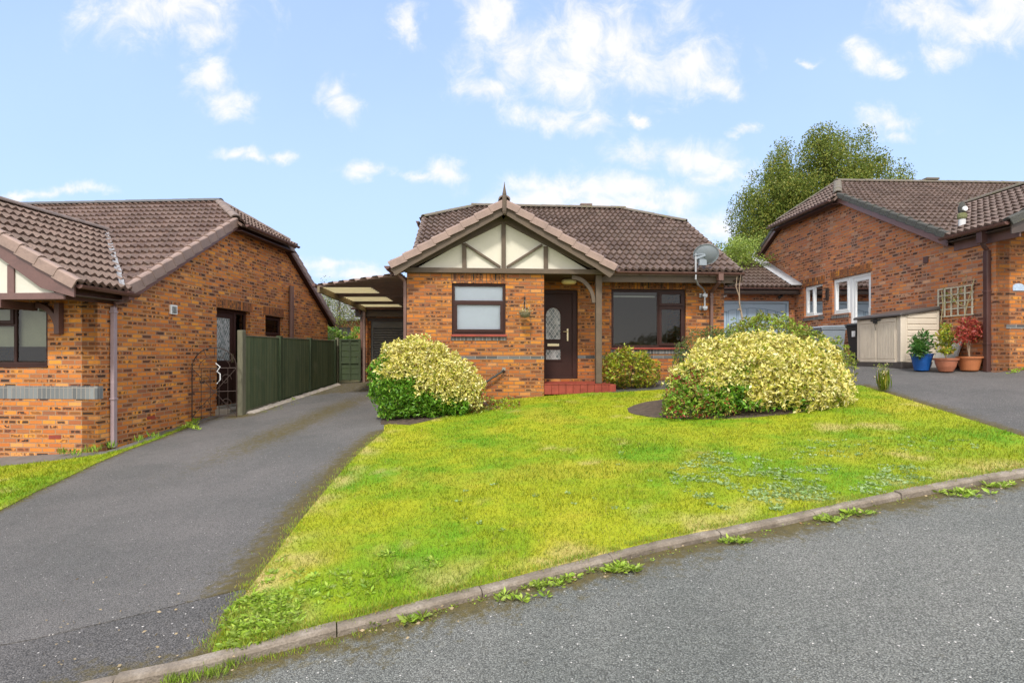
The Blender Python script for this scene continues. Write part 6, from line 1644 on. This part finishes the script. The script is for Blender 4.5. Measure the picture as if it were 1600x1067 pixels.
# tall seeding grass at the lawn corner
tw = thing('tall_weed', 'single tall pale seeding grass tuft at the back right lawn corner', 'weed', at(1382,612)[0], at(1382,612)[1]+.02, gz(*at(1382,612)))
P = np.array([[rng.normal()*.035, rng.normal()*.035, 0] for _ in range(90)]); T = rng.normal(size=(90, 3))*.08; T[:, 2] = 1
leafmesh('blades', tw, P, T, rng.uniform(.25, .42, 90), [L_LIME, L_ACER], rng.integers(0, 2, 90), wid=.02)
P = np.stack([rng.normal(size=260)*.045, rng.normal(size=260)*.045, rng.uniform(.12, .46, 260)], 1); T = rng.normal(size=(260, 3)); T[:, 2] += .8
leafmesh('foliage', tw, P, T, rng.uniform(.02, .04, 260), [L_LIME, plain('seed_straw', (.55,.46,.22), .8)], rng.integers(0, 2, 260), wid=.4)  # seed heads of the tuft, all in one mesh

# ================================================================== GRASS AND WEEDS
def stuff(o, name=None):
    o['kind'] = 'stuff'; return o
def grass(name, poly, spec, hgt=1.0, edge=None):
    xs = [p[0] for p in poly]; ys = [p[1] for p in poly]
    V = []; Cc = []
    for (ya, yb, dens, h, w) in spec:
        ya = max(ya, min(ys)); yb = min(yb, max(ys))
        if yb <= ya: continue
        n = int((max(xs)-min(xs))*(yb-ya)*dens)
        X = rng.uniform(min(xs), max(xs), n); Y = rng.uniform(ya, yb, n)
        ins = np.zeros(n, bool); j = len(poly)-1
        for i in range(len(poly)):
            xi, yi = poly[i]; xj, yj = poly[j]
            with np.errstate(divide='ignore', invalid='ignore'):
                cr = ((yi > Y) != (yj > Y)) & (X < (xj-xi)*(Y-yi)/(yj-yi+1e-12)+xi)
            ins ^= cr; j = i
        X = X[ins]; Y = Y[ins]
        for x, y in zip(X, Y):
            if ((x-c2[0]+.1)/1.62)**2+((y-c2[1])/1.04)**2 < 1 : continue
            if inpoly(x, y, BED1): continue
            c = lawncol(x, y) if random.random() < .5 or not Cc else Cc[-1]
            t_ = noi(x, y, 3, 77)
            hh = h*hgt*random.uniform(.5, 1.3)*(1+.6*t_); a = random.uniform(0, 6.283); lx_ = random.gauss(0, .55)*hh; ly_ = random.gauss(0, .55)*hh
            z = gz(x, y); ww = w*random.uniform(.7, 1.2)*.5; ca, sa = math.cos(a)*ww, math.sin(a)*ww
            br = random.uniform(.75, 1.2); c = tuple(q*br for q in c)
            V += [(x-ca, y-sa, z-.004), (x+ca, y+sa, z-.004), (x+lx_, y+ly_, z+hh)]; Cc.append(c)
    n = len(Cc); me = bpy.data.meshes.new(name)
    me.vertices.add(3*n); me.vertices.foreach_set('co', np.array(V, np.float32).ravel())
    me.loops.add(3*n); me.loops.foreach_set('vertex_index', np.arange(3*n, dtype=np.int32))
    me.polygons.add(n); me.polygons.foreach_set('loop_start', (np.arange(n)*3).astype(np.int32))
    me.update(calc_edges=True); me.validate()
    a = me.color_attributes.new('Col', 'FLOAT_COLOR', 'POINT')
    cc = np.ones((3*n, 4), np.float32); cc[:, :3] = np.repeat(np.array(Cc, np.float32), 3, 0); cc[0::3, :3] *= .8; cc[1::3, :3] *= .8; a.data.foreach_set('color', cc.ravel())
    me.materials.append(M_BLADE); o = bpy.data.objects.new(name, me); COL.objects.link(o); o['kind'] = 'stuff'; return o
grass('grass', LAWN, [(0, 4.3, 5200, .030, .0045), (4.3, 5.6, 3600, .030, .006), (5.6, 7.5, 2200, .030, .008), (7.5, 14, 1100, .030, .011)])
grass('grass', GL+list(reversed(DL[:8])), [(0, 20, 1500, .035, .010)])
def rosettes(name, pts, L, mats, nl=9, up=.45, wid=.36, zoff=0):
    P = []; T = []; S = []
    for (x, y) in pts:
        n = nl+random.randint(-2, 3); a0 = random.uniform(0, 6.28); s_ = random.uniform(.6, 1.3)*L
        for k in range(n):
            a = a0+6.283*k/n*1.0+random.uniform(-.3, .3); P.append((x+math.cos(a)*.008, y+math.sin(a)*.008, gz(x, y)+zoff+random.uniform(0, .012)))
            T.append((math.cos(a), math.sin(a), random.uniform(.15, 1.0)*up)); S.append(s_*random.uniform(.6, 1.1))
    o = leafmesh(name, None, np.array(P), np.array(T), np.array(S), mats, rng.integers(0, len(mats), len(P)), wid=wid); o['kind'] = 'stuff'; return o
def scatter(n, quad_px, zfun=None):
    out = []; thr = zfun
    xs = [p[0] for p in quad_px]; ys = [p[1] for p in quad_px]
    while len(out) < n:
        px = random.uniform(min(xs), max(xs)); py = random.uniform(min(ys), max(ys))
        if not inpoly(px, py, quad_px): continue
        q = at(px, py)
        if thr is not None and noi(q[0], q[1], 4.0, 31)+random.gauss(0, .12) < thr: continue
        out.append(q)
    return out
rosettes('weeds', scatter(190, [(345,1008),(352,965),(372,940),(420,925),(470,940),(468,975),(430,995),(372,1018)])+scatter(50, [(380,935),(440,870),(540,890),(620,900),(560,940),(470,960)])+scatter(14, [(600,860),(700,840),(680,900),(560,900)]), .048, [L_WEED, L_WEED, L_LIME], up=.7)
rosettes('weeds', scatter(430, [(1040,735),(1100,705),(1180,712),(1290,750),(1300,785),(1210,800),(1120,795),(1060,765)], .0)+scatter(130, [(1230,730),(1400,715),(1470,745),(1330,785)], .1)+scatter(60, [(1180,690),(1500,680),(1540,700),(1240,720)])+scatter(20, [(650,770),(1000,700),(1100,760),(800,850)]), .034, [L_CLOV], nl=6, up=.5, wid=.6)
KO = offs(KERB, -.085)
def along(L, i0, i1, n, j=.04):
    o = []
    for _ in range(n):
        t_ = random.uniform(i0, i1); i = int(t_); f = t_-i; x = L[i][0]+(L[i+1][0]-L[i][0])*f; y = L[i][1]+(L[i+1][1]-L[i][1])*f
        o.append((x+random.gauss(0, j), y+random.gauss(0, j)))
    return o
def kerbweeds(pts, L, mats, **k): return rosettes('weeds', pts, L, mats, zoff=-.045, **k)
kp = []
for px, py, n, j in ((800,921,9,.05),(850,905,12,.05),(880,897,8,.04),(965,878,26,.05),(1150,835,8,.03),(1295,802,12,.05),(1330,795,9,.05),(1500,762,14,.06),(1560,750,14,.06),(590,955,5,.04),(610,950,5,.04),(640,957,5,.03)):
    x, y = at(px, py)
    for _ in range(n): kp.append((x+random.gauss(0, j*1.6), y+random.gauss(0, j*.5)-.02))
kerbweeds(kp, .055, [L_WEED, L_LIME], up=.9)
kerbweeds(along(KO, 8, 16, 160, .035), .022, [L_OLI, L_WEED, L_RUST], nl=5, up=.8)
def tufts(pts, h, n, mats, zoff=0, spread=.03):
    P = []; T = []; S = []
    for (x, y) in pts:
        for k in range(n):
            P.append((x+random.gauss(0, spread), y+random.gauss(0, spread*.7), gz(x, y)+zoff)); T.append((random.gauss(0, .35), random.gauss(0, .35), 1)); S.append(h*random.uniform(.5, 1.1))
    o = leafmesh('grass', None, np.array(P), np.array(T), np.array(S), mats, rng.integers(0, len(mats), len(P)), wid=.09); o['kind'] = 'stuff'; return o
tufts([at(*p) for p in [(265,1052),(285,1050),(300,1048),(325,1040),(340,1042),(360,1025),(380,1020)]], .06, 46, [L_WEED, L_LIME], -.05, .035)
tufts([at(*p) for p in [(1146,832),(680,935),(560,975),(440,1012),(470,1003)]]+along(KO, 5, 8, 30, .02), .04, 16, [L_WEED, L_LIME, L_ACER], -.06, .025)
tufts(along(offs(KERB, .045), 4.5, 16.8, 900, .014), .036, 10, [L_WEED, L_LIME, L_ACER], 0, .03)
tufts([(x+random.gauss(0, .03), y) for x, y in along(LAWN_L, 0, 6.9, 420, .025)], .035, 8, [L_WEED, L_ACER], 0, .03)
tufts([at(*p) for p in [(150,704),(160,700),(172,700),(140,708),(120,712),(100,710),(215,690),(240,684)]], .14, 26, [L_WEED, L_GRN], 0, .05)
tufts(along(DL, 1, 7, 260, .02), .035, 8, [L_WEED, L_ACER, L_LIME], 0, .03)
rosettes('weeds', scatter(26, [(290,668),(300,650),(312,650),(310,672)]), .08, [L_WEED], up=1.4)
rosettes('weeds', scatter(18, [(452,625),(460,605),(466,605),(462,628)]), .06, [L_WEED], up=2.0)
rosettes('weeds', scatter(60, [(235,690),(300,662),(345,648),(340,640),(240,680)])+scatter(60, [(400,640),(520,602),(524,610),(410,650)]), .03, [L_OLI, L_RUST, L_LIME], nl=5, up=.8)
rosettes('weeds', scatter(12, [(795,622),(810,612),(806,622)])+scatter(16, [(1570,585),(1600,583),(1600,574),(1580,574)]), .06, [L_WEED], up=1.3)
# fallen leaves and grit on the tarmac near the kerb
P = []
lit = [at(random.uniform(60, 420), random.uniform(900, 1050)) for _ in range(60)]+along(offs(KERB, -.2), 7, 16, 90, .1)+[at(random.uniform(450, 620), random.uniform(640, 800)) for _ in range(30)]
lit = [(x, y) for x, y in lit if not inpoly(x, y, LAWN)]
P = np.array([(x, y, gz(x, y)+(.004 if inpoly(x, y, dr_pts) or segd(x, y, KERB) > 9 else -.005)) for x, y in lit])
T = rng.normal(size=(len(P), 3)); T[:, 2] *= .15
o = leafmesh('leaf_litter', None, P, T, rng.uniform(.012, .03, len(P)), [plain('dead_leaf', (.34,.26,.15), .9)], np.zeros(len(P), int), wid=.6); o['kind'] = 'stuff'
